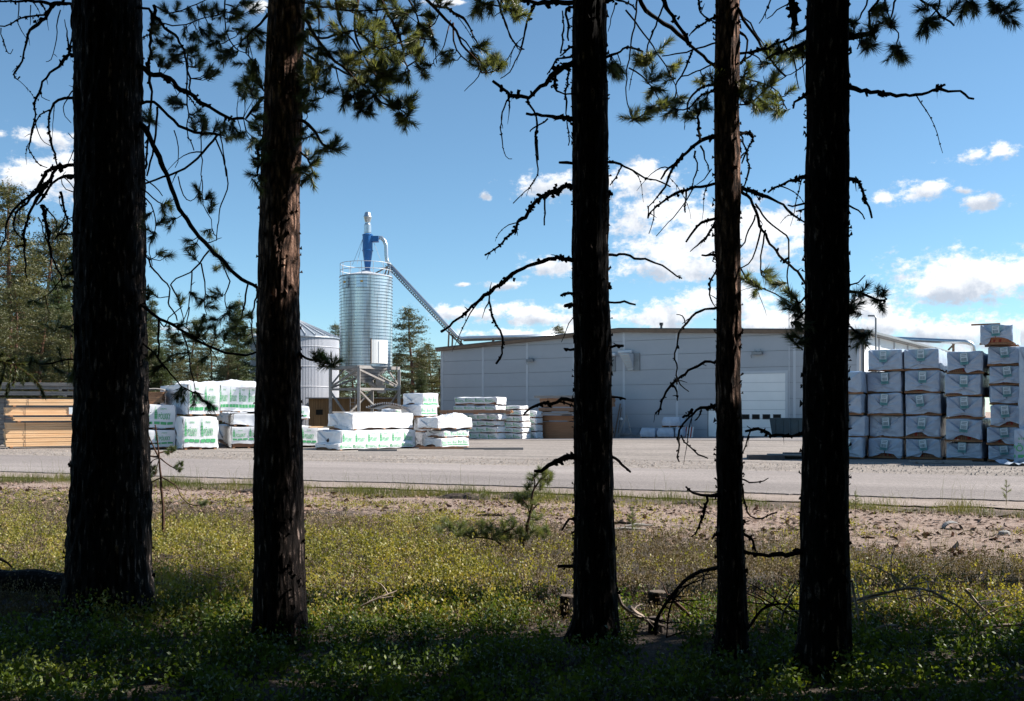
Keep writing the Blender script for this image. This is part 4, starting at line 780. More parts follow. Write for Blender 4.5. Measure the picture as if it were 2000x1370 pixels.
for i in range(8):
    a, b_ = bays[i] + .02, bays[i + 1] - .02
    for j in range(len(zr) - 1):
        lo, hi = zr[j] + .013, zr[j + 1] - .013; ta, tb = rz(a) - .2, rz(b_) - .2
        if lo >= min(ta, tb) - .02: 
            if lo >= max(ta, tb): continue
        pa, pb = min(hi, ta), min(hi, tb)
        xs = [a, b_]
        if a < 17.1 < b_: tm = min(hi, rz(17.1) - .2); poly = [(a, lo), (b_, lo), (b_, max(lo, pb)), (17.1, tm), (a, max(lo, pa))]
        else: poly = [(a, lo), (b_, lo), (b_, max(lo + .001, pb)), (a, max(lo + .001, pa))]
        prism(m, poly, -.06, -.002)
m.build('gable_panels', M['panel'], wh)
m = MB()
for i in range(9):
    s = min(max(bays[i], .1), WL - .1); m.box(s - .09, s + .09, -.085, -.062, -1.3, rz(s) - .22)
m.box(-.05, .1, -.085, .2, -1.3, rz(0) - .2)
m.build('joint_trim', M['trim'], wh)
m = MB()                                     # concrete plinth
m.box(0, WL, -.12, -.062, -1.4, -.72 + 0); m.build('plinth', M['concrete'], wh)
m = MB()
for (s0, s1) in ((-.35, 17.1), (17.1, WL + .35)):
    a, b_ = rz(max(0, s0)), rz(min(WL, s1)); prism(m, [(s0, a - .22), (s1, b_ - .22), (s1, b_ + .02), (s0, a + .02)], -.42, -.02)
m.build('roof_edge', M['fascia'], wh)
m = MB()
for (s0, s1) in ((-.4, 17.1), (17.1, WL + .4)):
    a, b_ = rz(max(0, s0)), rz(min(WL, s1)); prism(m, [(s0, a + .02), (s1, b_ + .02), (s1, b_ + .1), (s0, a + .1)], -.46, DEP + .4)
m.build('roof', M['roof'], wh)
m = MB(); m.box(WL - .3, WL + .04, .3, DEP, zb, rz(WL) - .15); m.build('side_wall', M['side_panel'], wh)
m = MB()
for i in range(9): y = .3 + i * 4.6; m.box(WL + .04, WL + .14, y, y + .18, zb, rz(WL) - .2)
m.build('side_posts', M['trim'], wh)
m = MB(); m.box(WL + .42, WL + .62, -.4, DEP, rz(WL) - .1, rz(WL) + .06); m.box(WL + .05, WL + .42, -.3, DEP, rz(WL) - .14, rz(WL) - .06); m.build('gutter', M['grey'], wh)
m = MB(); m.tube([(WL + .25, -.1, rz(WL) - .2), (WL + .25, -.1, -1)], .06, 8); m.build('downpipe', M['dark'], wh)
# garage door
s0, _ = wl(1436); s1, _ = wl(1535); z1 = wl(1490, 730)[1]; z0 = -.32
m = MB(); n = 7; hh = (z1 - z0) / n
for i in range(n): m.box(s0, s1, -.10, -.062, z0 + i * hh + .012, z0 + (i + 1) * hh - .012)
gd = m.build('garage_door', M['doorw'], wh)
m = MB(); m.box(s0 - .18, s0, -.13, -.062, z0 - .4, z1 + .18); m.box(s1, s1 + .18, -.13, -.062, z0 - .4, z1 + .18); m.box(s0, s1, -.13, -.062, z1, z1 + .18); m.build('door_frame', M['trim'], wh)
m = MB(); m.box(s0 - .1, s1 + .1, -.10, -.062, z0 - .5, z0 - .01); m.build('door_sill', M['dkconcrete'], wh)
for (a, b_) in ((1450, 1465), (1470, 1485), (1490.5, 1505.5), (1511, 1526.5), (1438.5, 1446)):
    sa, zt = wl(a, 809.5); sb, zl = wl(b_, 819.5); m = MB(); m.box(sa, sb, -.125, -.102, zl, zt); f = m.build('door_window', M['dark'], gd)
    m = MB(); m.box(sa + .05, sb - .05, -.13, -.126, zl + .05, zt - .05); m.build('pane', M['glass'], f)
# personnel door
s0, zt = wl(1383, 800.5); s1 = wl(1407)[0]
m = MB(); m.box(s0 + .07, s1 - .07, -.10, -.062, -.38, zt - .07); pd = m.build('side_door', M['doorw'], wh)
m = MB(); m.box(s0, s0 + .07, -.13, -.062, -.4, zt); m.box(s1 - .07, s1, -.13, -.062, -.4, zt); m.box(s0, s1, -.13, -.062, zt - .07, zt); m.build('frame', M['grey'], pd)
m = MB(); m.beam((s1 - .2, -.15, .55), (s1 - .35, -.15, .55), .03); m.build('handle', M['dark'], pd)
# louvred fan hoods
for (px0, px1, py0, py1) in ((1217, 1251, 691, 724), (1186, 1203, 697, 726)):
    sa, zt = wl(px0, py0); sb, zl = wl(px1, py1); m = MB(); m.box(sb - .55, sb, -.16, -.062, zl, zt)
    m.cur = 0; f = m.build('fan_hood', M['grey'], wh); m = MB(); wd2 = sb - sa - .35
    m.quad((sa + .15, -.95, zt - .05), (sb - .5, -.95, zt - .05), (sb - .5, -.1, zl), (sa + .45, -.1, zl)) ; m.quad((sb - .5, -.95, zt - .05), (sb - .5, -.10, zt - .05), (sb - .5, -.1, zl)); m.quad((sa + .15, -.95, zt - .05), (sa + .45, -.1, zl), (sa + .45, -.1, zt - .05))
    m.quad((sa + .15, -.95, zt - .05), (sa + .45, -.1, zt - .05), (sb - .5, -.1, zt - .05), (sb - .5, -.95, zt - .05))
    m.build('hood_shell', M['trim'], f); m = MB()
    for k in range(6):
        t = (k + .5) / 6; y = -.97 * (1 - t) - .13 * t; z = (zt - .05) * (1 - t) + zl * t; m.beam((sa + .25 + .3 * t, y - .02, z), (sb - .55, y - .02, z), .10, .02)
    m.build('louvres', M['duct'], f); m = MB(); m.tube([(sa - .2, -.35, zt + .1), (sa + .9, -.35, zt + .12)], .12, 8); m.beam((sa + .1, -.1, zt), (sa + .1, -.5, zt), .05); m.build('lamp', M['white'], f)
for (px0, px1, py) in ((1033, 1046, 705), (1472, 1492, 691), (1136, 1150, 699)):
    sa, z = wl(px0, py); sb, _ = wl(px1, py); m = MB(); m.box(sa, sb, -.45, -.2, z - .1, z + .1); m.beam((sa + .2, -.06, z + .12), (sa + .2, -.4, z + .12), .04); m.beam((sb - .2, -.06, z + .12), (sb - .2, -.4, z + .12), .04)
    m.beam((sa + .2, -.3, z), (sa + .2, -.3, z + .3), .03); m.beam((sb - .15, -.3, z), (sb - .15, -.3, z + .3), .03); m.tube([(sa + .1, -.1, z), (sa - .15, -.15, z - .12), (sa - .1, -.1, z - .32)], .02, 5)
    m.build('wall_lamp', M['grey'], wh)
s, z = wl(1275, 630); m = MB(); m.tube([(s, 1.5, 7.0), (s, 1.5, z - .1), (s, 1.5, z + .05)], [.09, .09, .16], 10); m.tube([(s, 1.5, z - .12), (s, 1.5, z + .08)], .15, 10); m.build('roof_vent_pipe', M['dark'], wh)
s, _ = wl(1544); m = MB(); m.tube([(s, -.3, 0), (s, -.3, wl(1544, 596)[1])], .03, 6); m.beam((s, -.05, 5), (s, -.3, 5), .04); m.beam((s, -.05, 1), (s, -.3, 1), .04); m.build('antenna_mast', M['trim'], wh)
m = MB(); sL = WL + .9; m.tube([(sL, .5, -1), (sL, .5, 7.6), (sL - .08, .5, 7.75), (sL - .5, .5, 7.78)], .06, 8); m.build('bent_mast', M['grey'], wh)
# things leaning on / standing by the warehouse wall
def onwall(name, label, cat, px, py, out=0.0, group=None):
    s, z = wl(px, py); p = Matrix.Rotation(WA, 3, 'Z') @ Vector((s, -out, 0)) + Vector((-6, 84.9, 0))
    return thing(name, label, cat, (p.x, p.y, G(p.x, p.y)), WA, group)
t = onwall('leaning_bars', 'thin dark bars leaning on the wall right of the middle trunk', 'metal bars', 1209, 850, .8)
m = MB(); m.beam((0, 0, 0), (.25, .55, 2.6), .07); m.beam((.3, 0, 0), (.3, .6, 2.3), .05); m.build('bar', M['rust'], t)
t = onwall('work_lamp_stand', 'slim stand with small white lamp head against the wall', 'lamp stand', 1225, 850, 1.0)
m = MB(); m.tube([(0, 0, 0), (0, 0, 1.35)], .03, 6); m.beam((-.3, 0, 0), (0, 0, .8), .03); m.build('stand', M['grey'], t); m = MB(); m.lathe([(.03, 1.3), (.13, 1.38), (.10, 1.5), (.02, 1.55)], n=12); m.build('lamp_head', M['white'], t)
t = onwall('a_frame_rack', 'pale steel frame propped on the grey sheets by the wall', 'rack', 1235, 855, 1.6)
m = MB(); m.beam((-.5, 0, 0), (.2, .3, 1.7), .07); m.beam((.7, 0, .4), (.2, .3, 1.7), .06); m.beam((-.4, 0, .3), (.7, .2, .35), .05); m.build('frame', M['steel'], t)
t = onwall('sheet_stack', 'dark grey metal sheets leaning low against the warehouse wall', 'metal sheets', 1252, 855, 1.3)
m = MB(); m.quad((-1, -.3, .02), (1.2, -.3, .02), (1.0, .5, .78), (-.6, .5, .78)); m.quad((-1, -.22, .02), (1.2, -.22, .02), (1.0, .6, .78), (-.6, .6, .78)); m.box(-1.0, 1.25, -.2, .6, 0, .25); m.beam((.3, -.32, .05), (.45, .48, .8), .05); m.build('sheets', M['grey'], t)
def sackpallet(px0, px1, py0, py1, label, out=1.8, seed=0, group='white wrapped pallets by the warehouse wall', lift=0.0):
    s0, zt = wl(px0, py0); s1, zl = wl(px1, py1); t = onwall('wrapped_pallet', label, 'pallet', (px0 + px1) / 2, py1, out, group); w_ = (s1 - s0) * .97; h = zt - zl
    t.location.z += lift
    m = MB(); 
    for k in (-.45, 0, .45): m.box(k * w_ - .05, k * w_ + .05, -.5, .5, 0, .09)
    m.box(-w_ / 2, w_ / 2, -.5, .5, .092, .12); m.build('pallet', M['wood_dk'], t)
    m = MB(); b = 0; nx, nz = 8, max(3, int(h / .12))
    def P(u, v, side):
        x, y = {0: ((u - .5) * w_, -.5), 1: (w_ / 2, -.5 + u), 2: ((.5 - u) * w_, .5), 3: (-w_ / 2, .5 - u)}[side]
        k = .06 * abs(math.sin(v * math.pi * max(2, round(h / .15)))); q = Vector((x * (1 - .12 * v * v) * (.94 + k), y * (1 - .12 * v * v) * (.94 + k), .12 + v * (h - .12)))
        return q + Vector((noise.noise(q * 4 + Vector((seed, 0, 0))), noise.noise(q * 4 + Vector((0, seed, 5))), 0)) * .035
    for side in range(4):
        for i in range(nx):
            for j in range(nz): m.quad(P(i / nx, j / nz, side), P((i + 1) / nx, j / nz, side), P((i + 1) / nx, (j + 1) / nz, side), P(i / nx, (j + 1) / nz, side))
    m.quad(P(0, 1, 0), P(1, 1, 0), P(1, 1, 1), P(0, 1, 3)); m.build('wrapped_sacks', M['plastic_blue'], t)
sackpallet(1276, 1306, 838.5, 859, 'white wrapped pallet nearest the grey metal sheets', seed=1)
sackpallet(1308, 1342, 838, 858, 'middle white wrapped pallet by the wall, carrying another on top', seed=2)
sackpallet(1344, 1358, 836, 858, 'narrow white wrapped pallet beside the red and white striped board', seed=3)
sackpallet(1318, 1353, 818, 838, 'upper white wrapped pallet stacked on two others by the wall', seed=4, lift=.78)
t = onwall('striped_board', 'red and white striped warning board beside the wrapped pallets', 'warning board', 1362, 856, 1.7)
m = MB()
for k in range(7):
    m.cur = k % 2; a = -.35 + k * .1; m.quad((a, 0, .05), (a + .1, 0, .05), (a + .2, 0, .8), (a + .1, 0, .8)) 
for k in range(7):
    m.cur = k % 2; a = -.35 + k * .1; m.quad((a + .1, .04, .8), (a + .2, .04, .8), (a + .1, .04, .05), (a, .04, .05))
m.build('board', [M['white'], M['redwhite']], t); m = MB(); m.beam((-.3, .02, 0), (-.3, .25, .5), .04); m.beam((.3, .02, 0), (.3, .25, .5), .04); m.build('foot', M['grey'], t)
s, _ = wl(1550); t = onwall('waste_skip', 'dark blue waste skip beside the garage door', 'skip', 1562, 860, 2.4)
m = MB(); prism(m, [(-.85, 0), (1.1, 0), (1.25, 1.25), (-1.05, 1.25)], -.7, .7); m.build('body', M['skip'], t); m = MB(); m.box(-1.1, 1.3, -.76, .76, 1.25, 1.32); m.build('rim', M['skip'], t)
m = MB()
for k in (-.7, -.2, .3, .8): m.box(k, k + .07, -.75, -.7, .05, 1.2)
m.build('ribs', M['skip'], t)
# paved strip before the warehouse
s_ = MB(); th = []
for j in range(6):
    for i in range(24):
        p = Matrix.Rotation(WA, 3, 'Z') @ Vector((-6 + i * 2.4, -j * 2.2 + .2, 0)) + Vector((-6, 84.9, 0)); s_.v.append((p.x, p.y, G(p.x, p.y) + .05))
for j in range(5):
    for i in range(23): s_.f.append((j * 24 + i, j * 24 + i + 1, (j + 1) * 24 + i + 1, (j + 1) * 24 + i)); s_.mi.append(0)
props(s_.build('paved_strip', M['apron']), kind='structure')

# ---------------------------------------------------------------- metal silo on its frame, cyclone, duct
SY = 85.0; K = SY / F; sx = (715 - CX) * K
def zy(py, Y=SY): return CH + (HY - py) / F * Y
t = thing('metal_silo', 'tall ribbed galvanised silo standing on a steel frame', 'silo', (sx, SY, G(sx, SY))); gz = t.location.z
r0 = 51 * K; z0, z1 = zy(718), zy(543); m = MB(); prof = []; n = 29; SILO_Z = (z0 - gz, (z1 - z0) / n); M['galv'] = silomat()
for i in range(n):
    a = z0 + (z1 - z0) * i / n; h = (z1 - z0) / n
    prof += [(r0 - .02, a + .01), (r0 - .01, a + h * .84), (r0 + .035, a + h * .88), (r0 + .035, a + h * .97), (r0 - .02, a + h)]
m.lathe([(r, z - gz) for r, z in prof], n=64); m.build('shell', M['galv'], t, smooth=False)
m = MB(); m.lathe([(r0 + .03, z1 - gz), (r0 + .03, z1 + .08 - gz), (.5, zy(532) - gz), (.3, zy(528) - gz)], n=48); m.build('roof', M['trim'], t)
m = MB(); m.lathe([(.35, zy(748) - gz), (r0 - .1, z0 - gz)], n=32); m.build('hopper', M['galv'], t)
m = MB(); rr_ = r0 - .05; zt_ = zy(517) - gz; zl_ = z1 - gz
for hz in (zt_, zl_ + (zt_ - zl_) * .5): m.tube([(rr_ * math.cos(a), rr_ * math.sin(a), hz) for a in [2 * math.pi * i / 48 for i in range(49)]], .028, 5, cap=False)
for i in range(14): a = 2 * math.pi * i / 14 + .2; m.tube([(rr_ * math.cos(a), rr_ * math.sin(a), zl_), (rr_ * math.cos(a), rr_ * math.sin(a), zt_)], .025, 5)
m.build('railing', M['trim'], t)
def onshell(m, pxa, pxb, pya, pyb, off, inner=None):
    xa, xb = (pxa - 715) * K, (pxb - 715) * K; k = 6; 
    for i in range(k):
        x0_, x1_ = xa + (xb - xa) * i / k, xa + (xb - xa) * (i + 1) / k
        y = lambda x: -math.sqrt(max(.01, (r0 + off) ** 2 - x * x))
        m.quad((x0_, y(x0_), zy(pyb) - gz), (x1_, y(x1_), zy(pyb) - gz), (x1_, y(x1_), zy(pya) - gz), (x0_, y(x0_), zy(pya) - gz))
    for (x, s2) in ((xa, 1), (xb, -1)):
        yy = -math.sqrt(max(.01, (r0 + off) ** 2 - x * x)); m.quad((x, yy, zy(pyb) - gz), (x, yy + off + .05, zy(pyb) - gz), (x, yy + off + .05, zy(pya) - gz), (x, yy, zy(pya) - gz))
for (a, b_) in ((672, 687), (704, 725)):
    m = MB(); onshell(m, a, b_, 545, 567, .12); h = m.build('hatch', M['galv'], t)
    m = MB(); c = (a + b_) / 2; onshell(m, c - 2.5, c + 2.5, 554.5, 558, .14); m.build('warning_mark', M['orange'], h)
m = MB(); onshell(m, 733, 760, 667, 712, .12); dr = m.build('access_panel', M['doorw'], t); m = MB(); onshell(m, 745.5, 747, 670, 710, .14); m.build('centre_rib', M['trim'], dr)
m = MB(); onshell(m, 731.5, 733, 665, 713, .13); m.build('panel_hinge', M['rust'], t)
cs = {'l': Vector(((645 - 715) * K, 0.1, 0)), 'r': Vector(((779 - 715) * K, .1, 0)), 'f': Vector(((711 - 715) * K, -2.95, 0)), 'b': Vector((.1, 2.95, 0))}
zt_ = zy(722) - gz; zm = zy(761) - gz
for k in 'lrfb':
    m = MB(); m.beam(cs[k], cs[k] + Vector((0, 0, zt_)), .24, .24, Vector((0, 1, 0))); m.build('leg', M['steel'], t)
for a, b_ in (('l', 'f'), ('f', 'r'), ('r', 'b'), ('b', 'l')):
    m = MB(); A, B = cs[a], cs[b_]; U = Vector((0, 0, 1)); m.beam(A + U * (zt_ + .1), B + U * (zt_ + .1), .2, .26); m.beam(A + U * zm, B + U * zm, .17, .17)
    if b_ in 'fb' : m.beam(B + U * (zt_ - .1), A + U * (zm + .2), .14) ; m.beam(A + U * (zm - .2), B + U * .5, .14)
    else: m.beam(A + U * (zt_ - .1), B + U * (zm + .1), .15); m.beam(A + U * (zm - .1), B + U * .6, .14); m.beam(A * .3 + B * .7 + U * zt_, B + U * (zm + .3), .12)
    m.build('cross_brace', M['steel'], t)
m = MB(); m.box(.9, 1.5, -.6, 0, zy(752) - gz, zy(738) - gz); m.box(1.0, 1.7, -.5, 0, zy(768) - gz, zy(752) - gz); m.tube([(.3, 0, zy(748) - gz), (1.2, -.2, zy(760) - gz)], .2, 10); m.build('discharge_unit', M['steel'], t)
m = MB()
for k in (-.2, .2): m.beam((-.8 + k, -2.2, 0), (-.8 + k, -2.2, zm), .04)
for i in range(10): m.beam((-1, -2.2, .3 + i * .3), (-.6, -2.2, .3 + i * .3), .03)
m.build('ladder', M['steel'], t)

cx_ = (718 - CX) * K; t = thing('cyclone_separator', 'blue cyclone with silver chimney on top of the metal silo', 'cyclone', (cx_, SY, zy(529))); gz = t.location.z
Z = lambda py: zy(py) - gz
m = MB(); m.lathe([(.2, Z(530)), (.24, Z(524)), (.43, Z(491)), (.48, Z(490.5)), (.48, Z(489.5)), (.43, Z(489)), (.43, Z(461)), (.46, Z(460)), (.46, Z(459)), (.3, Z(457))], n=32); m.build('cone', M['blue'], t, smooth=False)
m = MB(); m.lathe([(.24, Z(457.5)), (.24, Z(455)), (.31, Z(454.8)), (.31, Z(440)), (.27, Z(439)), (.22, Z(437)), (.22, Z(435)), (.34, Z(425.5)), (.35, Z(424.5)), (.23, Z(416)), (.18, Z(414.8))], n=32); m.build('chimney', M['duct'], t, smooth=False)
m = MB(); m.box(.3, .95, -.28, .28, Z(473), Z(462)); m.build('inlet_box', M['blue'], t)
m = MB()
for (px, py) in ((687, 517), (746, 517), (700, 519)): m.tube([(-.4 if px < 715 else .4, 0, Z(466)), ((px - 718) * K, -.8 if px == 700 else .3, Z(py))], .014, 4)
m.build('guy_wire', M['grey'], t)

t = thing('dust_duct', 'silver duct running from the blue cyclone down a lattice bridge to the warehouse roof', 'duct', (cx_ + .9, SY, zy(467)))
P = lambda px, py, Y=SY: W(px, py, Y)
m = MB(); m.tube([P(733, 467), P(738, 464.5), P(745, 465), P(751, 471), P(754, 480), P(754.5, 500), P(756, 510), P(760, 516)], .17, 12); m.build('bend', M['duct'], t, smooth=True, world=True)
m = MB(); m.tube([P(758, 514), P(893, 657), P(901, 661.5), P(915, 660.5), P(1000, 658.5, 85.5), P(1120, 655, 86)], .16, 12); m.build('pipe', M['duct'], t, smooth=True, world=True)
m = MB(); a0, a1 = P(753, 519), P(888, 663); off = Vector((0, 0, -.34)); m.beam(a0, a1, .09); dy = Vector((0, .5, 0)); m.beam(a0 + dy, a1 + dy, .09)
for i in range(40):
    q0 = P(758, 514).lerp(P(893, 657), i / 40); q1 = a0.lerp(a1, (i + 1) / 40); q2 = P(758, 514).lerp(P(893, 657), (i + 1) / 40); m.beam(q0 + dy * .3, q1, .045); m.beam(q1, q2 + dy * .3, .045)
m.build('lattice_bridge', M['grey'], t, world=True)
m = MB()
for (xa, ya, xb, yb) in ((757, 522, 727, 537), (756, 524, 750, 541), (760, 526, 757, 541)): m.beam(P(xa, ya), P(xb, yb), .10)
for (xa, ya, xb, yb) in ((877, 648, 875.5, 680), (884, 655, 883, 678), (880, 652, 903, 678), (893, 662, 908, 678), (901, 663, 900, 679), (963, 661, 962, 673), (966, 664, 957, 672), (1019, 660, 1019, 667), (1070, 659, 1070, 661)): m.beam(P(xa, ya), P(xb, yb), .13)
m.beam(P(905, 665.5), P(1060, 661), .14); m.build('support', M['rust'], t, world=True)
t = thing('roof_duct', 'galvanised duct over the right warehouse roof bending down behind the stacks', 'duct', W(1862, 690, 84))
m = MB(); m.tube([P(1720, 661, 90), P(1760, 662.5, 88), P(1800, 664.5, 86), P(1850, 667, 84), P(1885, 668, 83), P(1895, 671, 83), P(1901, 677, 83), P(1903, 700, 83)], .2, 12); m.build('pipe', M['duct'], t, smooth=True, world=True)
m = MB(); m.beam(P(1862, 667, 84), P(1862, 700, 84), .15); m.beam(P(1864, 672, 84), P(1852, 684, 84), .12); m.build('bracket', M['rust'], t, world=True)

# ---------------------------------------------------------------- white silo, ochre shed
Y2 = 97.0; K2 = Y2 / F; x2 = (576 - CX) * K2; g2 = G(x2, Y2)
t = thing('white_silo', 'squat pale corrugated silo with grey cone roof behind the reddish trunk', 'silo', (x2, Y2, g2)); n = 720; m = MB(); rb = 84.5 * K2; ze = zy(662, Y2) - g2
for z in (0, ze):
    for k in range(n): a = 2 * math.pi * k / n; r = rb + (.02 if k % 4 < 2 else -.015); m.v.append((r * math.cos(a), r * math.sin(a), z))
for k in range(n): m.f.append((k, (k + 1) % n, n + (k + 1) % n, n + k)); m.mi.append(0)
m.build('corrugated_wall', M['corr'], t)
za = zy(628, Y2) - g2; m = MB(); m.lathe([(rb + .15, ze - .05), (rb + .12, ze + .05), (.5, za)], n=48); m.build('cone_roof', M['coneroof'], t)
m = MB()
for k in range(28):
    a = 2 * math.pi * k / 28; m.beam((rb * math.cos(a), rb * math.sin(a), ze + .13), (.5 * math.cos(a), .5 * math.sin(a), za + .06), .07, .14)
    m.tube([((rb + .12) * math.cos(a), (rb + .12) * math.sin(a), ze + .1), ((rb + .12) * math.cos(a), (rb + .12) * math.sin(a), ze + .3)], .06, 5)
m.build('roof_ribs', M['trim'], t); m = MB(); m.lathe([(.5, za - .1), (.5, za + .2), (.2, za + .4)], n=16); m.build('cap', M['wood'], t)
m = MB()
for k in range(5): z = ze * (k + .5) / 5; m.lathe([(rb + .05, z), (rb + .07, z + .03), (rb + .05, z + .06)], n=64, cap=False)
m.build('hoop', M['corr'], t)
Y3 = 90.0; xa, xb = (603 - CX) / F * Y3, (792 - CX) / F * Y3; t = thing('wooden_shed', 'low ochre plank-clad shed with small window under the silo', 'shed', (xa, Y3, G(xa, Y3))); g3 = t.location.z; ht = zy(779, Y3) - g3; wd3 = xb - xa
m = MB(); m.box(0, wd3, 0, 3.2, -.3, ht)
for i in range(int(wd3 / .22)): m.box(i * .22 + .03, i * .22 + .10, -.035, -.002, -.2, ht - .01)
m.build('cladding', M['shedwood'], t); m = MB(); m.box(-.25, wd3 + .2, -.35, 3.5, ht, ht + .1); m.build('roof', M['wood_grey'], t)
m = MB(); wx = (616 - 603) / F * Y3; wz = zy(812, Y3) - g3; m.box(wx, wx + .75, -.08, -.037, wz, wz + .6); f = m.build('window', M['shedwood'], t); m = MB(); m.box(wx + .06, wx + .69, -.09, -.081, wz + .06, wz + .54); m.build('pane', M['glass'], f)

# ---------------------------------------------------------------- print on the wrapping
def text_mesh(body, size):
    c = bpy.data.curves.new('lettering', 'FONT'); c.body = body; c.size = size; c.resolution_u = 2; c.offset = size * .015
    o = bpy.data.objects.new('lettering', c); COL.objects.link(o); bpy.context.view_layer.update()
    me = bpy.data.meshes.new_from_object(o.evaluated_get(bpy.context.evaluated_depsgraph_get())); V = [(v.co.x, v.co.y) for v in me.vertices]; Fc = [tuple(p.vertices) for p in me.polygons]
    bpy.data.objects.remove(o); bpy.data.curves.remove(c); bpy.data.meshes.remove(me); return V, Fc
TV, TF = text_mesh('PÖLKKY', 1.0); tw = max(v[0] for v in TV)
SV, SF = text_mesh('STRONG', 1.0); sw = max(v[0] for v in SV)
def cell(m, x0, z0, w, h, place):
    """one repeat of the print in a w x h rectangle; place(x,z)->3d"""
    def add(V, Fc, ox, oz, sx_, sz_):
        b = len(m.v); m.v += [place(ox + x * sx_, oz + y * sz_) for x, y in V]
        for f in Fc: m.f.append(tuple(b + i for i in f)); m.mi.append(m.cur)
    add(TV, TF, x0 + .22 * w, z0 + .36 * h, .60 * w / tw, .26 * h / .73)
    add(SV, SF, x0 + .34 * w, z0 + .80 * h, .30 * w / sw, .07 * h / .73)
    def q(a, b_, c, d): m.quad(place(x0 + a * w, z0 + b_ * h), place(x0 + c * w, z0 + b_ * h), place(x0 + c * w, z0 + d * h), place(x0 + a * w, z0 + d * h))
    for k, hh_ in enumerate((.34, .5, .62, .5, .34)): q(.02 + k * .032, .34, .042 + k * .032, .34 + hh_)
    for zz in (.44, .56, .68): q(.02, zz, .17, zz + .035)
    for k in range(3): q(.01 + k * .33, .12, .30 + k * .33, .24)

# ---------------------------------------------------------------- wrapped packs and lumber
def endwood():
    m = bpy.data.materials.new('stacked_board_ends'); m.use_nodes = True; t = NT(m.node_tree); b = t.n['Principled BSDF']
    o = t.node('ShaderNodeTexCoord').outputs['Object']; s = t.node('ShaderNodeSeparateXYZ'); t.l.new(o, s.inputs[0]); c = t.node('ShaderNodeCombineXYZ'); t.l.new(s.outputs[1], c.inputs[0]); t.l.new(s.outputs[2], c.inputs[1])
    br = t.node('ShaderNodeTexBrick'); t.l.new(c.outputs[0], br.inputs['Vector']); br.offset = 0
    for k, v in (('Scale', 1), ('Mortar Size', .006), ('Brick Width', .06), ('Row Height', .16)): br.inputs[k].default_value = v
    br.inputs['Color1'].default_value = (.30, .155, .09, 1); br.inputs['Color2'].default_value = (.19, .10, .065, 1); br.inputs['Mortar'].default_value = (.06, .03, .02, 1)
    t.l.new(br.outputs['Color'], b.inputs['Base Color']); b.inputs['Roughness'].default_value = .85; return m
M['endwood'] = endwood()
def solve(xc, xe, Yc, ax, ay):
    k = (xe - CX) / F; Cx = (xc - CX) / F * Yc; return (k * Yc - Cx) / (ax - k * ay)
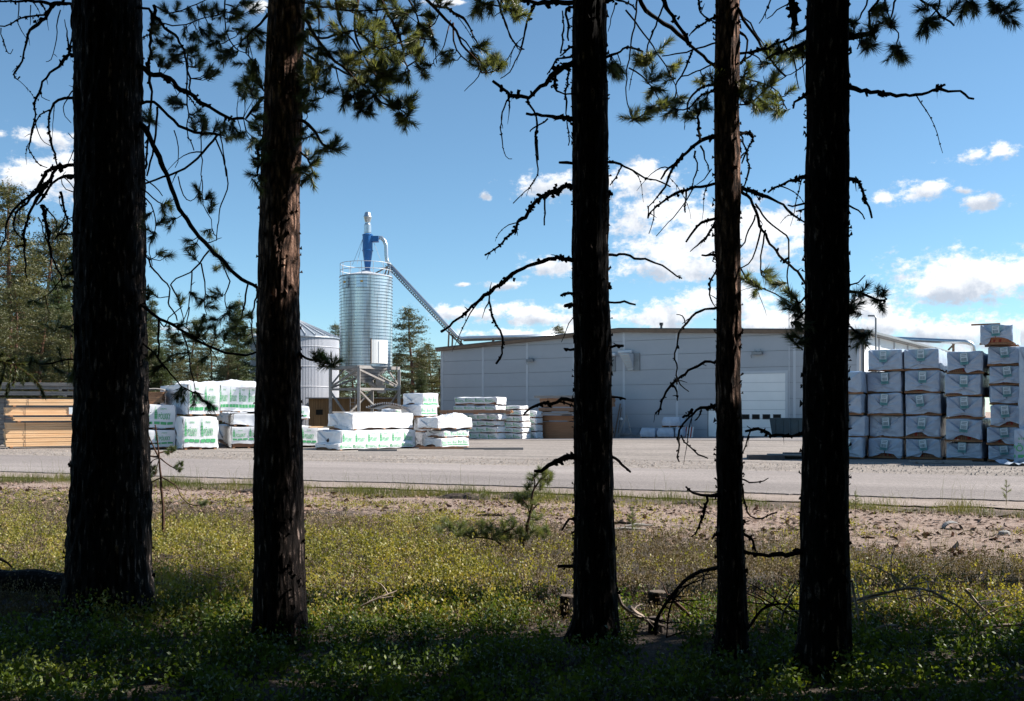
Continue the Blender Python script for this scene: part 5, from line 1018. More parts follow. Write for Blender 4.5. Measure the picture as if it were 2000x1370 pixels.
def pack(label, xc, Yc, yt, yb, ang, xr=None, xl=None, L=None, Wd=None, prints=0, ends=(True, False), seed=0, wrapmat='plastic', open_=.0, tag=False, group=None, red=False, side_open=.0, name='lumber_pack', cat='lumber pack', endp=0, z0=None, amp=.018, laths=3, cellh=None, tilt=0):
    rs = random.Random(seed * 31 + 5); ca, sa = math.cos(R(ang)), math.sin(R(ang))
    if L is None: L = solve(xc, xr, Yc, ca, sa)
    if Wd is None: Wd = solve(xc, xl, Yc, -sa, ca)
    L = max(.3, L); Wd = max(.3, Wd)
    zt = CH + (HY - yt) / F * Yc; zb_ = CH + (HY - yb) / F * Yc if z0 is None else z0; H = zt - zb_; x = (xc - CX) / F * Yc
    t = thing(name, label, cat, (x, Yc, zb_), R(ang), group); t.rotation_euler.y = R(tilt)
    lath = .06; o = Vector((seed * 3.7, seed * 1.3, seed * .7)); r = .06
    cz = rs.uniform(.18, .36); uc = rs.uniform(-.12, .12); ow = rs.uniform(.75, 1.0); oww = (rs.uniform(.25, 1.3), rs.uniform(.25, 1.3)); side_f = rs.uniform(1, 3)
    def shape(p, face):
        q = Vector((min(max(p.x, r), L - r), min(max(p.y, r), Wd - r), min(max(p.z, lath), H - r))); d = p - q
        if d.length > 1e-6: p = q + d.normalized() * min(r, d.length)
        k = Vector((noise.noise(p * 1.9 + o), noise.noise(p * 1.9 + o + Vector((9, 0, 0))), noise.noise(p * 1.9 + o + Vector((0, 9, 0))) * 1.5)) * amp * 1.25
        k += Vector((noise.noise(p * 6 + o), noise.noise(p * 6 + o + Vector((5, 0, 0))), 0)) * amp * .45
        p = p + k
        if face in ('x0', 'x1'):
            u = (p.y / Wd) * 2 - 1 - uc; v = (p.z - lath) / (H - lath); e = min(1, 6 * min(p.y, Wd - p.y, H - p.z) / .3) if True else 1
            dd = v - (cz + (1 - cz) * min(1, abs(u)) ** .9); off = .05 * (1 - sstep(-.04, .02, dd)) * (.5 + .8 * noise.noise(Vector((u * 2, v * 2, seed + 4))) + .4)
            off += .045 * math.exp(-(dd / .035) ** 2) + .012 * math.sin(math.atan2(v - cz, u) * 9 + seed) * sstep(.05, .4, abs(u)) * 1.0
            dd2 = v - cz * (1 - abs(u) * .9); off += .035 * math.exp(-(dd2 / .04) ** 2)
            off += .07 * (1 - v) * math.exp(-((abs(u) - .5) / .4) ** 2) * noise.noise(Vector((p.y * 3, p.z * 3, seed)))
            off *= max(0, e); p.x += -off if face == 'x0' else off
        return p
    m = MB()
    def grid(fn, nu, nv, face, skip=None):
        b = len(m.v)
        for j in range(nv + 1):
            for i in range(nu + 1): m.v.append(tuple(shape(fn(i / nu, j / nv), face)))
        for j in range(nv):
            for i in range(nu):
                if skip and skip((i + .5) / nu, (j + .5) / nv): continue
                m.f.append((b + j * (nu + 1) + i, b + j * (nu + 1) + i + 1, b + (j + 1) * (nu + 1) + i + 1, b + (j + 1) * (nu + 1) + i)); m.mi.append(0)
    zl = lath; nl = max(6, min(34, int(L / .16))); nh = 8; sl = lambda uu: side_open * (.6 + .6 * noise.noise(Vector((uu * L * 1.3, seed, 2)))) + .03 * noise.noise(Vector((uu * 7, seed, 0)))
    grid(lambda u, v: Vector((u * L, 0, zl + (H - zl) * (sl(u) + v * (1 - sl(u))))), nl, nh, 'y0')
    grid(lambda u, v: Vector(((1 - u) * L, Wd, zl + v * (H - zl))), nl, nh, 'y1')
    grid(lambda u, v: Vector((u * L, v * Wd, H)), nl, 8, 'top')
    def ef(u):
        uu = abs(u * 2 - 1 - uc * 2.5); return open_ * (1.25 * max(0, 1 - uu / (ow * oww[u > .5])) + .04 + .5 * noise.noise(Vector((u * 3.5, seed, 1.5)))) if open_ else .02 * noise.noise(Vector((u * 5, seed, 0)))
    if ends[0]: grid(lambda u, v: Vector((0, (1 - u) * Wd, zl + (H - zl) * (ef(1 - u) + v * (1 - ef(1 - u))))), 34, 26, 'x0')
    if ends[1]: grid(lambda u, v: Vector((L, u * Wd, zl + (H - zl) * (ef(u) + v * (1 - ef(u))))), 22, 16, 'x1')
    if ends[0]:                                 # the two folded side flaps of the wrap
        for sg in (-1, 1):
            n_ = 12; b = len(m.v); yc = Wd * (.5 - uc * .5) + sg * .012; ys_ = Wd * (.985 if sg > 0 else .015); zc_ = zl + (H - zl) * (cz + .04); sag = rs.uniform(-.04, .05)
            for i in range(n_ + 1):
                for j in range(n_ + 1):
                    s_, q_ = i / n_, j / n_; zlo = zl + .02 + (open_ * .5) * (H - zl) * s_; zhi = H * .97
                    z_ = (zlo + (zhi - zlo) * q_) * (1 - s_) + (zc_ + sag * q_ + .05 * (q_ - .5)) * s_; y_ = ys_ * (1 - s_) + yc * s_
                    off = -.03 - .05 * s_ ** .6 - .03 * abs(math.sin(q_ * math.pi * 2.5 + seed)) * s_ * (1 - s_) * 2 - .03 * noise.noise(Vector((y_ * 4, z_ * 4, seed + sg)))
                    m.v.append((off, y_, z_))
            for i in range(n_):
                for j in range(n_): m.f.append((b + i * (n_ + 1) + j, b + (i + 1) * (n_ + 1) + j, b + (i + 1) * (n_ + 1) + j + 1, b + i * (n_ + 1) + j + 1)); m.mi.append(0)
    wr = m.build('wrap', M[wrapmat], t, smooth=True)
    m = MB(); m.box(.05, L - .05, .05, Wd - .05, lath + .01, H - .06); m.build('lumber', M['endwood'], t)
    if red:
        m = MB()
        for _ in range(rs.randint(2, 5)): yy = rs.uniform(.3, .7) * Wd; w_ = rs.uniform(.03, .08); hh_ = rs.uniform(.05, .16); m.quad((.045, yy, lath + .02), (.045, yy + w_, lath + .02), (.045, yy + w_ * rs.uniform(.3, 1.4), lath + .02 + hh_), (.045, yy + rs.uniform(-.03, .03), lath + .02 + hh_))
        m.build('paint_mark', M['redpaint'], t)
    for k in range(laths):
        m = MB(); xx = .06 + (L - .22) * k / max(1, laths - 1); m.box(xx, xx + .1, -.02, Wd + .02, 0, lath); m.build('bearer', M['wood_dk'], t)
    if prints:
        cw = (L - .1) / prints; ch = (H - zl - .06) if cellh is None else cellh
        pl = lambda x, z: tuple(shape(Vector((x, 0, z)), 'y0') + Vector((0, -.014, 0)))
        for k in range(prints): m = MB(); cell(m, .05 + k * cw, zl + .03 + (H - zl) * side_open * .9, cw * .96, ch * (1 - side_open), pl); m.build('print', M['green'], t)
    if tag:
        m = MB(); yc = Wd * (.5 - uc * .4 + rs.uniform(-.05, .05)); zc = H * rs.uniform(.66, .72); tl = rs.uniform(-.14, .14); h2 = min(.2, H * .27)
        def q(y0, y1, za_, zb2, off): m.quad(*[(-.125 - off, yc + a * math.cos(tl) - b * math.sin(tl), zc + a * math.sin(tl) + b * math.cos(tl)) for a, b in ((-y0, za_), (-y1, za_), (-y1, zb2), (-y0, zb2))])
        m.cur = 2; q(-.125, .125, -h2, h2, 0); m.cur = 0; q(-.112, .112, -h2 * .5, h2 * .93, .003); m.cur = 1
        for k in range(11): a = -.085 + k * .0155; q(a, a + rs.uniform(.004, .010), -h2 * .42, h2 * .12, .006)
        for k in range(2): q(-.08, .05 + k * .03, h2 * (.38 + .25 * k), h2 * (.46 + .25 * k), .006)
        for k in range(3): q(-.08, .08, -h2 * (.62 + .12 * k), -h2 * (.57 + .12 * k), .006)
        m.build('paper_label', [M['tag'], M['tagink'], M['tagteal']], t)
    return t, L, Wd, H
def lumber(label, xc, Yc, yt, yb, ang, xr=None, L=None, Wd=1.1, layers=8, mt='wood', seed=0, cat='lumber bundle', z0=None, group=None, gap=.35, bw=.15, strap=True):
    rs = random.Random(seed + 77); ca, sa = math.cos(R(ang)), math.sin(R(ang))
    if L is None: L = solve(xc, xr, Yc, ca, sa)
    zt = CH + (HY - yt) / F * Yc; zb_ = CH + (HY - yb) / F * Yc if z0 is None else z0; H = zt - zb_; x = (xc - CX) / F * Yc
    t = thing('lumber_bundle', label, cat, (x, Yc, zb_), R(ang), group); lath = .07 if H > .2 else .0; h = (H - lath) / layers; nb = max(1, int(Wd / bw)); m = MB()
    for j in range(layers):
        ex = rs.uniform(-.03, .03)
        for i in range(nb):
            y = i * Wd / nb; a, b_ = ex + rs.uniform(-.035, .035), L + rs.uniform(-.05, .05); yy = rs.uniform(-.006, .006) + (.012 * (j % 2))
            m.box(a, b_, y + yy + .002, y + Wd / nb + yy - .003, lath + j * h, lath + (j + 1) * h - h * .07 - .002)
    m.build('boards', M[mt], t)
    if lath:
        for k in range(3): m = MB(); xx = .15 + (L - .5) * k / 2; m.box(xx, xx + .12, -.04, Wd + .04, 0, lath - .002); m.build('bearer', M['wood_dk' if mt != 'wood_grey' else 'wood_grey'], t)
    if strap and H > .25:
        for k in (.12, .86): m = MB(); xx = L * k; m.box(xx, xx + .02, -.022, -.016, lath, H); m.box(xx, xx + .02, -.02, Wd + .02, H, H + .006); m.build('strap', M['dark'], t)
    return t
O = ['bottom', 'second', 'third', 'fourth', 'fifth', 'top']
# tall stacks at the right: columns of packs, ends to the camera
colsR = [('A', 'column half hidden by the straight black trunk', 1686, 1616, 35.0, [(855, 896), (811, 854), (770, 811), (725, 769)]),
 ('B', 'first full column right of the black trunk', 1763, 1696, 34.8, [(857, 897), (812, 855), (768, 811), (725, 767), (682, 724)]),
 ('C', 'second full column right of the black trunk', 1838, 1769, 34.2, [(857, 900), (812, 856), (768, 811), (724, 767), (681, 723)]),
 ('D', 'third full column, beside the ragged crumpled one', 1919, 1848, 33.3, [(864, 907), (819, 862), (774, 817), (730, 772), (686, 728)]),
 ('E', 'ragged column near the right picture edge', 1994, 1930, 32.6, [(870, 908), (835, 869), (791, 834), (753, 790), (714, 751), (676, 713)])]
sd_ = 1
for (nm, desc, xr_, xl_, Yc, rows) in colsR:
    zbot = None
    for k, (yt, yb) in enumerate(rows):
        rr = random.Random(sd_); jx = rr.uniform(-4.5, 4.5) if k else 0
        z0 = G((xr_ - CX) / F * Yc, Yc) + .06 if k == 0 else zprev
        pos = 'bottom' if k == 0 else ('topmost' if k == len(rows) - 1 else ['', 'second', 'third', 'fourth', 'fifth'][k])
        lab = f'{pos} white wrapped pack of the {desc}'
        t, L, Wd, H = pack(lab, xr_ + jx, Yc + rr.uniform(-.1, .15), yt, yb, 60 + rr.uniform(-4, 4), L=4.9, xl=xl_ + jx, seed=sd_, wrapmat='plastic_blue', open_=rr.choice([0, .05, .1, .16, .25]), tag=True, red=True, group='wrapped packs in the tall stacks', z0=z0, amp=.03, ends=(True, True))
        zprev = z0 + H + .004; sd_ += 1
t, _L, _W, _H = pack('crumpled wrapped pack with red board ends, perched highest on the ragged column', 1979, 32.6, 633, 672, 60, xl=1914, L=4.2, seed=64, wrapmat='plastic_blue', open_=.62, tag=True, red=True, amp=.05, tilt=-1)
[setattr(o, 'name', o.name) or o.data.materials.clear() or o.data.materials.append(M['orangewood']) for o in t.children if o.name.startswith('lumber')]
m = MB(); m.beam((.2, _W * .4, _H + .03), (.2, _W + .28, _H + .03), .1, .05); m.build('loose_lath', M['wood_dk'], t)
t, *_ = pack('tall sheet-wrapped pack at the right picture edge, upper of two', 2062, 31.4, 676, 846, 60, xl=1990, L=4.6, seed=62, wrapmat='plastic_blue', amp=.05, z0=CH + (HY - 840) / F * 31.4)
t, L, Wd, H = pack('lower pack at the right picture edge with green lettering on its end', 2062, 31.2, 838, 909, 60, xl=1980, L=4.6, seed=63, wrapmat='plastic_blue', amp=.012, z0=G(16, 31) + .02)
m = MB(); cell(m, 0, .12, Wd * 1.5, H * .74, lambda x, z: (-.085, min(Wd * .985, max(Wd * .02, Wd * .985 - (x - Wd * .42))), z)); m.build('print', M['green'], t)
for k, (px, py, l, a, lab) in enumerate([(1795, 905, 1.3, 8, 'short brown plank on the gravel under the second full column'), (1845, 907, 1.2, -14, 'grey-brown offcut plank beside the third full column'), (1990, 915, .8, 30, 'crumpled white wrap scrap at the right picture edge')]):
    Yp = 32.0 if k < 2 else 30.6; x = (px - CX) / F * Yp; t = thing('loose_plank' if k < 2 else 'wrap_scrap', lab, 'plank' if k < 2 else 'plastic scrap', (x, Yp, G(x, Yp) + .04), R(a))
    m = MB()
    if k < 2: m.box(0, l, 0, .2, 0, .05); m.box(-.2, l * .7, .1, .3, .051, .1)
    else:
        for i in range(6):
            for j in range(5):
                f = lambda u, v: (u * .16, v * .16, .22 * abs(noise.noise(Vector((u * .7, v * .7, 3)))) + .03)
                m.quad(f(i, j), f(i + 1, j), f(i + 1, j + 1), f(i, j + 1))
    m.build('plank' if k < 2 else 'sheet', M['wood_grey'] if k < 2 else M['plastic_blue'], t)
# dark blocks left of the black trunk
for k, (x0, x1, y0, y1, lab) in enumerate([(1462, 1530, 889.5, 900, 'long dark beam on the gravel left of the black trunk'), (1502, 1570, 887.5, 890, 'thin dark beam lying on the long dark beam'), (1533, 1600, 885, 900, 'higher dark beam stack partly behind the black trunk')]):
    Yp = 34.6 + .3 * k; x = (x0 - CX) / F * Yp; t = thing('dark_beam', lab, 'beam', (x, Yp, 0), R(-6)); z1_ = CH + (HY - y1) / F * Yp; z2_ = CH + (HY - y0) / F * Yp; m = MB(); m.box(0, (x1 - x0) / F * Yp, 0, .5, z1_ - .02, z2_); m.box(.0, (x1 - x0) / F * Yp * .98, -.02, .0 - .001, z1_, (z1_ + z2_) / 2); m.build('beam', M['wood_grey' if k == 1 else 'dkconcrete'], t)

# left lumber
AL = 31
for k, (xc, yt, yb, ly, lab) in enumerate([(12, 826, 876, 11, 'thick bottom bundle of pale sawn boards in the far left stack'), (27, 815.5, 825.5, 3, 'thin second bundle of pale boards in the far left stack'), (12, 796, 814.5, 5, 'third pale board bundle with white tag, far left stack'), (18, 779.5, 795, 4, 'topmost pale board bundle of the far left stack')]):
    t = lumber(lab, xc, 44.0, yt, yb, AL, L=6.2, layers=ly, seed=k, group='pale sawn board bundles')
    if k == 2: m = MB(); m.box(2.55, 2.72, -.035, -.025, .1, .42); m.build('paper_tag', M['tag'], t)
Y5 = 47.0
for k, (xc, yt, yb, lab) in enumerate([(-20, 764, 775, 'lowest weathered grey board layer behind the pale bundles'), (-30, 754, 763, 'middle weathered grey board layer behind the pale bundles'), (-25, 746.5, 753.5, 'topmost weathered grey board layer left of the thickest trunk')]):
    lumber(lab, xc, Y5, yt, yb, 14 if k else 12, L=6.7, Wd=1.6, layers=2, mt='wood_grey', seed=20 + k, group='weathered grey boards', strap=False)
lumber('dark grey board pile hidden low behind the pale bundles', -25, Y5 + .3, 777, 872, 12, L=6.4, Wd=1.2, layers=9, mt='wood_grey', seed=29, group='weathered grey boards')
# white packs of the left group: (label, corner px, Y, top, bottom, angle, right px, left px, prints, open, seed)
LP = [('white wrapped pack with green lettering, just right of the thickest trunk, lower', 262, 43.0, 840, 878, 26, 343, 248, 2, 0, 101, .12),
 ('white wrapped pack with green lettering, just right of the thickest trunk, upper', 258, 43.2, 791, 839, 26, 343, 246, 2, 0, 102, 0),
 ('big printed white pack on the ground beside the thin young pine', 358, 43.0, 814, 874.5, 33, 425, 340, 2, 0, 103, .06),
 ('big printed white pack with shaded left end, upper, under the tarpaulin mound', 368, 43.6, 750, 812, 33, 430, 314, 2, 0, 104, 0),
 ('printed white pack right under the white tarpaulin mound', 427, 45.6, 752, 806, 22, 506, 415, 4, 0, 105, 0),
 ('plain greyish wrapped pack between printed ones, left of the reddish trunk', 455, 45.0, 808, 833, 18, 512, 425, 0, 0, 106, 0),
 ('torn wrapped pack on the ground showing brown boards, left of the reddish trunk', 452, 44.6, 834, 872, 20, 520, 424, 2, .3, 107, .25),
 ('printed white pack just right of the reddish trunk, upper', 500, 46.5, 793, 820, 25, 603, 485, 3, 0, 108, 0),
 ('printed white pack on the ground hidden behind the reddish trunk', 520, 45.5, 834, 872, 25, 622, 490, 3, 0, 109, .05),
 ('low printed pack between the reddish trunk and the long white packs', 600, 47.5, 838, 868, 30, 655, 575, 2, 0, 110, 0),
 ('long plain white wrapped pack, top of the centre-left pile', 690, 43.2, 807, 840.5, 47, 808, 641, 0, 0, 111, 0),
 ('long white pack printed with green lettering and brown end, middle of the centre-left pile', 667, 42.6, 841.5, 866.5, 46, 812, 620, 6, .55, 112, 0),
 ('flat bottom pack with reddish open end in the centre-left pile', 662, 42.2, 867, 882, 46, 809, 616, 6, .5, 113, 0),
 ('small printed pack with plain end, top of the pile left of the warehouse corner', 826, 47.0, 768, 797, 50, 857, 788, 3, .28, 114, 0),
 ('small printed pack second from the top, left of the warehouse corner', 822, 46.8, 790.5, 814.5, 50, 855, 784, 3, 0, 115, 0),
 ('plain white wrapped pack jutting out before the warehouse corner', 855, 44.8, 816, 839.5, 47, 922, 816, 0, 0, 116, 0),
 ('printed pack below the jutting plain white pack', 867, 45.2, 841, 855.5, 47, 916, 834, 4, .4, 117, 0),
 ('printed pack on the ground below the jutting plain white pack', 862, 44.8, 856.5, 874, 47, 916, 830, 5, .3, 118, 0),
 ('grey shaded wrapped pack between the long packs and the jutting pack, upper', 826, 47.5, 816, 844, 47, 850, 809, 0, 0, 119, 0),
 ('grey shaded wrapped pack between the long packs and the jutting pack, lower', 826, 47.3, 845.5, 873, 47, 848, 809, 0, .1, 120, 0),
 ('grey box-like pack under the curved corrugated sheet', 772, 48.5, 799, 815, 47, 786, 745, 1, 0, 121, 0)]
for (lab, xc, Yc, yt, yb, ang, xr, xl, pr, op, sd1, so) in LP:
    zg = G((xc - CX) / F * Yc, Yc); z0 = None
    if yb > 865: z0 = zg + .02
    pack(lab, xc, Yc, yt, yb, ang, xr=xr, xl=xl, prints=pr, open_=op, seed=sd1, z0=z0, side_open=so, group='wrapped packs at the left', amp=.05 if pr == 0 else .022, ends=(True, True))
# tarpaulin mounds
def mound(label, px0, px1, py, pb, Y, dy, seed, ridge=.5):
    x0, x1 = (px0 - CX) / F * Y, (px1 - CX) / F * Y; zt, zb_ = CH + (HY - py) / F * Y, CH + (HY - pb) / F * Y
    t = thing('tarpaulin', label, 'tarpaulin', ((x0 + x1) / 2, Y, zb_)); m = MB(); nx, ny = 36, 20
    for j in range(ny + 1):
        for i in range(nx + 1):
            u, v = i / nx, j / ny; e = max(0, math.sin(math.pi * u)) ** .45 * max(0, math.sin(math.pi * v)) ** .4
            z = (zt - zb_) * e * (.78 + .35 * noise.noise(Vector((u * 4, seed, 0)))) + .05 * noise.noise(Vector((u * 14, v * 7, seed))) * e + .03 * noise.noise(Vector((u * 30, v * 10, seed)))
            m.v.append(((u - .5) * (x1 - x0) , v * dy, max(0, z)))
    for j in range(ny):
        for i in range(nx): m.f.append((j * (nx + 1) + i, j * (nx + 1) + i + 1, (j + 1) * (nx + 1) + i + 1, (j + 1) * (nx + 1) + i)); m.mi.append(0)
    m.build('sheet', M['plastic'], t, smooth=True)
mound('white tarpaulin mound heaped over the upper packs left of the reddish trunk', 362, 508, 737, 757, 45.9, 2.2, 3)
mound('small white plastic fold on the left edge of the upper pack', 340, 385, 742, 751, 44.2, 1.0, 5)
mound('white tarpaulin bulging over the pack beside the orange lumber beam', 866, 912, 804, 818, 46.5, 1.4, 7)
mound('low white plastic sheet behind the jutting plain pack', 850, 885, 809, 818, 46.8, 1.2, 9)
# corrugated sheets
def corr(label, px, py, Y, w_, l, ang, bend, seed, mt='steel'):
    p = W(px, py, Y); t = thing('corrugated_sheet', label, 'roofing sheet', p, R(ang)); m = MB(); n = 90
    for i in range(n + 1):
        x = i / n * w_; z = bend * math.sin(math.pi * i / n) ; 
        for (y, k) in ((0, 0), (l * .5, .5), (l, 1)): m.v.append((x, y, z * 1 + .04 * math.sin(i * 2 * math.pi / 5) + .25 * bend * k))
    for i in range(n):
        for j in range(2): m.f.append((i * 3 + j, (i + 1) * 3 + j, (i + 1) * 3 + j + 1, i * 3 + j + 1)); m.mi.append(0)
    m.build('sheet', M[mt], t)
corr('curved grey corrugated roofing sheet lying on the centre-left packs', 716, 798, 46.0, 1.9, 1.3, 10, .22, 1)
corr('second curved corrugated sheet overlapping the first', 742, 799.5, 45.4, 1.15, 1.4, 30, .16, 2)
corr('grey corrugated roofing sheet beside the right side of the thickest trunk', 282, 762, 45.0, .85, 1.8, 15, .05, 3)
for k, (xc, Yc, yt, yb, ang, L, Wd, mt, lab) in enumerate([(284, 45.2, 765, 790, 16, .75, 1.2, 'wood_dk', 'brown boards below the corrugated sheet beside the thickest trunk'), (606, 43.5, 833, 836, 30, 2.2, .3, 'wood', 'thin pale lath lying on the packs right of the reddish trunk'), (700, 41.6, 877.5, 882.5, 4, 1.6, .15, 'wood_grey', 'grey plank on the gravel before the centre-left pile'), (650, 43.3, 804, 806.5, 44, 2.2, .2, 'wood_grey', 'thin grey lath on top of the long plain white pack'),
    (820, 43.5, 873.5, 877.5, 3, 2.0, .15, 'wood_dk', 'brown plank on the gravel beneath the jutting pack pile'), (905, 43.0, 874.5, 878.5, 5, 2.6, .12, 'wood_grey', 'long thin board lying on the gravel right of the centre-left piles'), (755, 46.2, 814, 816, 30, 2.6, .3, 'wood_dk', 'brown lath between packs left of the warehouse corner'), (945, 41.5, 877.5, 879.5, 2, 1.6, .1, 'wood_grey', 'short thin board farther forward on the gravel')]):
    lumber(lab, xc, Yc, yt, yb, ang, L=L, Wd=Wd, layers=1 if k else 5, mt=mt, seed=60 + k, strap=False, cat='planks')
# printed packs before the warehouse
AM = -33
MP = [('topmost printed pack of the stack before the warehouse corner', 888, 73, 776.5, 792, 969, 1.3, 4, 131, True), ('printed pack second from top before the warehouse corner', 886, 73, 793, 802.5, 968, 1.3, 4, 132, False),
 ('printed pack directly under the long orange lumber beam', 912, 73, 810, 821, 972, 1.3, 3, 133, False), ('third printed pack from the ground before the warehouse corner', 914, 73, 821.5, 832.5, 968, 1.3, 3, 134, False), ('second printed pack from the ground before the warehouse corner', 910, 73, 833, 845, 970, 1.3, 3, 135, False), ('bottom printed pack before the warehouse corner', 916, 73, 845.5, 858, 972, 1.3, 3, 136, False),
 ('topmost pack of the middle stack before the grey wall', 985, 72.5, 793, 800.5, 1014, 1.2, 1, 141, False), ('fifth pack up of the middle stack before the grey wall', 984, 72.5, 801, 812, 1017, 1.2, 2, 142, False), ('fourth pack up of the middle stack before the grey wall', 985, 72.5, 812.5, 824, 1018, 1.2, 2, 143, False), ('third pack up of the middle stack before the grey wall', 985, 72.5, 824.5, 836, 1019, 1.2, 2, 144, False), ('second pack up of the middle stack before the grey wall', 985, 72.5, 836.5, 846, 1019, 1.2, 2, 145, False), ('bottom pack of the middle stack before the grey wall', 985, 72.5, 846.5, 858, 1019, 1.2, 2, 146, False),
 ('top pack of the narrow stack next to the brown lumber', 1029, 73.5, 803, 816, 1046, 1.0, 1, 151, False), ('third pack up of the narrow stack next to the brown lumber', 1029, 73.5, 816.5, 829, 1046, 1.0, 1, 152, False), ('second pack up of the narrow stack next to the brown lumber', 1029, 73.5, 829.5, 843, 1046, 1.0, 1, 153, False), ('bottom pack of the narrow stack next to the brown lumber', 1029, 73.5, 843.5, 857, 1046, 1.0, 1, 154, False)]
for (lab, xc, Yc, yt, yb, xr, Wd, pr, sd1, op) in MP:
    z0 = None
    if yb > 856: z0 = G((xc - CX) / F * Yc, Yc) + .02
    pack(lab, xc, Yc, yt, yb, AM, xr=xr, Wd=Wd, prints=pr, seed=sd1, group='packs before the warehouse', side_open=.25 if op else 0, ends=(True, True), amp=.03, z0=z0)
lumber('long orange-brown lumber beam laid across the packs before the warehouse corner', 858, 69.5, 801.5, 809, -12, L=5.1, Wd=.9, layers=3, mt='wood_dk', seed=81)
for k, (yt, yb, xc, xr, mt, ly, lab) in enumerate([(824, 858, 1049, 1180, 'wood_dk', 9, 'bottom bundle of the brown lumber stack behind the middle trunk'), (812, 823.5, 1047, 1178, 'wood_dk', 4, 'second bundle of the brown lumber stack behind the middle trunk'), (806, 811.5, 1021, 1178, 'wood_grey', 2, 'long dark boards projecting left from the brown lumber stack'), (797, 805.5, 1052, 1176, 'wood_dk', 3, 'thin brown bundle under the upper dark boards'), (778.5, 796.5, 1054, 1184, 'wood_dk', 6, 'upper brown bundle of the stack behind the middle trunk'), (773, 778, 1044, 1182, 'wood_grey', 2, 'topmost dark boards of the brown lumber stack')]):
    z0 = G(2, 74) + .02 if k == 0 else None
    lumber(lab, xc, 74.5, yt, yb, AM, xr=xr, Wd=1.4, layers=ly, mt=mt, seed=90 + k, z0=z0, group='brown lumber stack')

# ---------------------------------------------------------------- forest floor: things
def stump(label, px, py, wpx, hpx, seed, name='tree_stump', cat='stump'):
    Y = Yat(px, py); r = wpx / 2 / F * Y; h = hpx / F * Y; x = (px - CX) / F * Y; t = thing(name, label, cat, (x, Y, G(x, Y))); m = MB(); n = 26; rs = random.Random(seed)
    for z in (-.1, 0, h * .3, h * .6, h * .95):
        for k in range(n): a = 6.283 * k / n; rr = r * (1.0 + .25 * max(0, .2 - z) + .10 * noise.noise(Vector((math.cos(a) * 3, math.sin(a) * 3, z * 3 + seed)))); m.v.append((rr * math.cos(a), rr * math.sin(a), z + (.015 * noise.noise(Vector((math.cos(a) * 4, math.sin(a) * 4, seed))) if z > .05 else 0)))
    for j in range(4):
        for k in range(n): m.f.append((j * n + k, j * n + (k + 1) % n, (j + 1) * n + (k + 1) % n, (j + 1) * n + k)); m.mi.append(0)
    m.build('bark', M['bark1'], t); m = MB(); m.lathe([(r * .97, h * .93), (r * .9, h), (.01, h * 1.02)], n=24); m.build('cut_top', M['stump'], t)
stump('mossy low stump touching the left side of the middle trunk', 1108, 1205, 28, 42, 1)
stump('sunlit grey cut stump right of the middle trunk', 1284, 1192, 34, 37, 2)
stump('small dark stump in front of the sunlit cut stump', 1281, 1236, 29, 30, 3)
p0 = onG(-60, 1158); p1 = onG(136, 1168); t = thing('fallen_log', 'rough fallen log lying against the left side of the thickest trunk', 'log', p0)
m = MB(); pts = [p0.lerp(p1, k / 12) + Vector((0, 0, .12 + .012 * math.sin(k))) for k in range(13)]; m.tube(pts, [.095 + .015 * noise.noise(Vector((k, 0, 0))) for k in range(13)], 14); m.build('bark', M['bark1'], t, world=True)
p = onG(1860, 1034); t = thing('bark_shell', 'curved dark grey shell of bark or pipe lying on the pink sand', 'debris', p, R(18)); m = MB(); rr = .13
for i in range(10):
    a0, a1 = math.pi * i / 10 * .95 + .1, math.pi * (i + 1) / 10 * .95 + .1
    for (r_, s_) in ((rr, 1), (rr - .012, -1)):
        q = [(-.13, -r_ * math.cos(a0), r_ * math.sin(a0) * .85), (.13, -r_ * math.cos(a0), r_ * math.sin(a0) * .85), (.13, -r_ * math.cos(a1), r_ * math.sin(a1) * .85), (-.13, -r_ * math.cos(a1), r_ * math.sin(a1) * .85)]
        m.quad(*(q if s_ > 0 else q[::-1]))
m.build('shell', M['wood_grey'], t); t.rotation_euler.z = R(75)
p = onG(1962, 1046); t = thing('stone', 'small grey stone on the sand near the right picture edge', 'stone', p); m = MB(); m.lathe([(.03, -.02), (.09, .01), (.07, .05), (.02, .07)], n=9); m.build('rock', M['concrete'], t)
for k, (px, py, l, a, lab) in enumerate([(1225, 1038, .5, 8, 'dark broken bark strip on the sand right of the middle trunk'), (1248, 1030, .42, 18, 'grey split wood piece overlapping the bark strip on the sand'), (1215, 1026, .4, -4, 'thin dark stick behind the split wood on the sand'), (960, 1010, .5, 12, 'dark twig lying on the sand left of the sapling'), (340, 1016, .9, -3, 'long dark stick lying on the sand behind the thin young pine')]):
    p = onG(px, py); t = thing('wood_debris', lab, 'debris', p, R(a)); m = MB(); m.tube([(-l / 2, 0, .02), (-l * .1, .02, .035), (l / 2, 0, .015)], [.012, .022, .01], 6); m.tube([(-l * .3, .06, .015), (l * .3, .1, .03)], [.014, .01], 5); m.build('wood', M['wood_grey' if k < 2 else 'twig'], t)
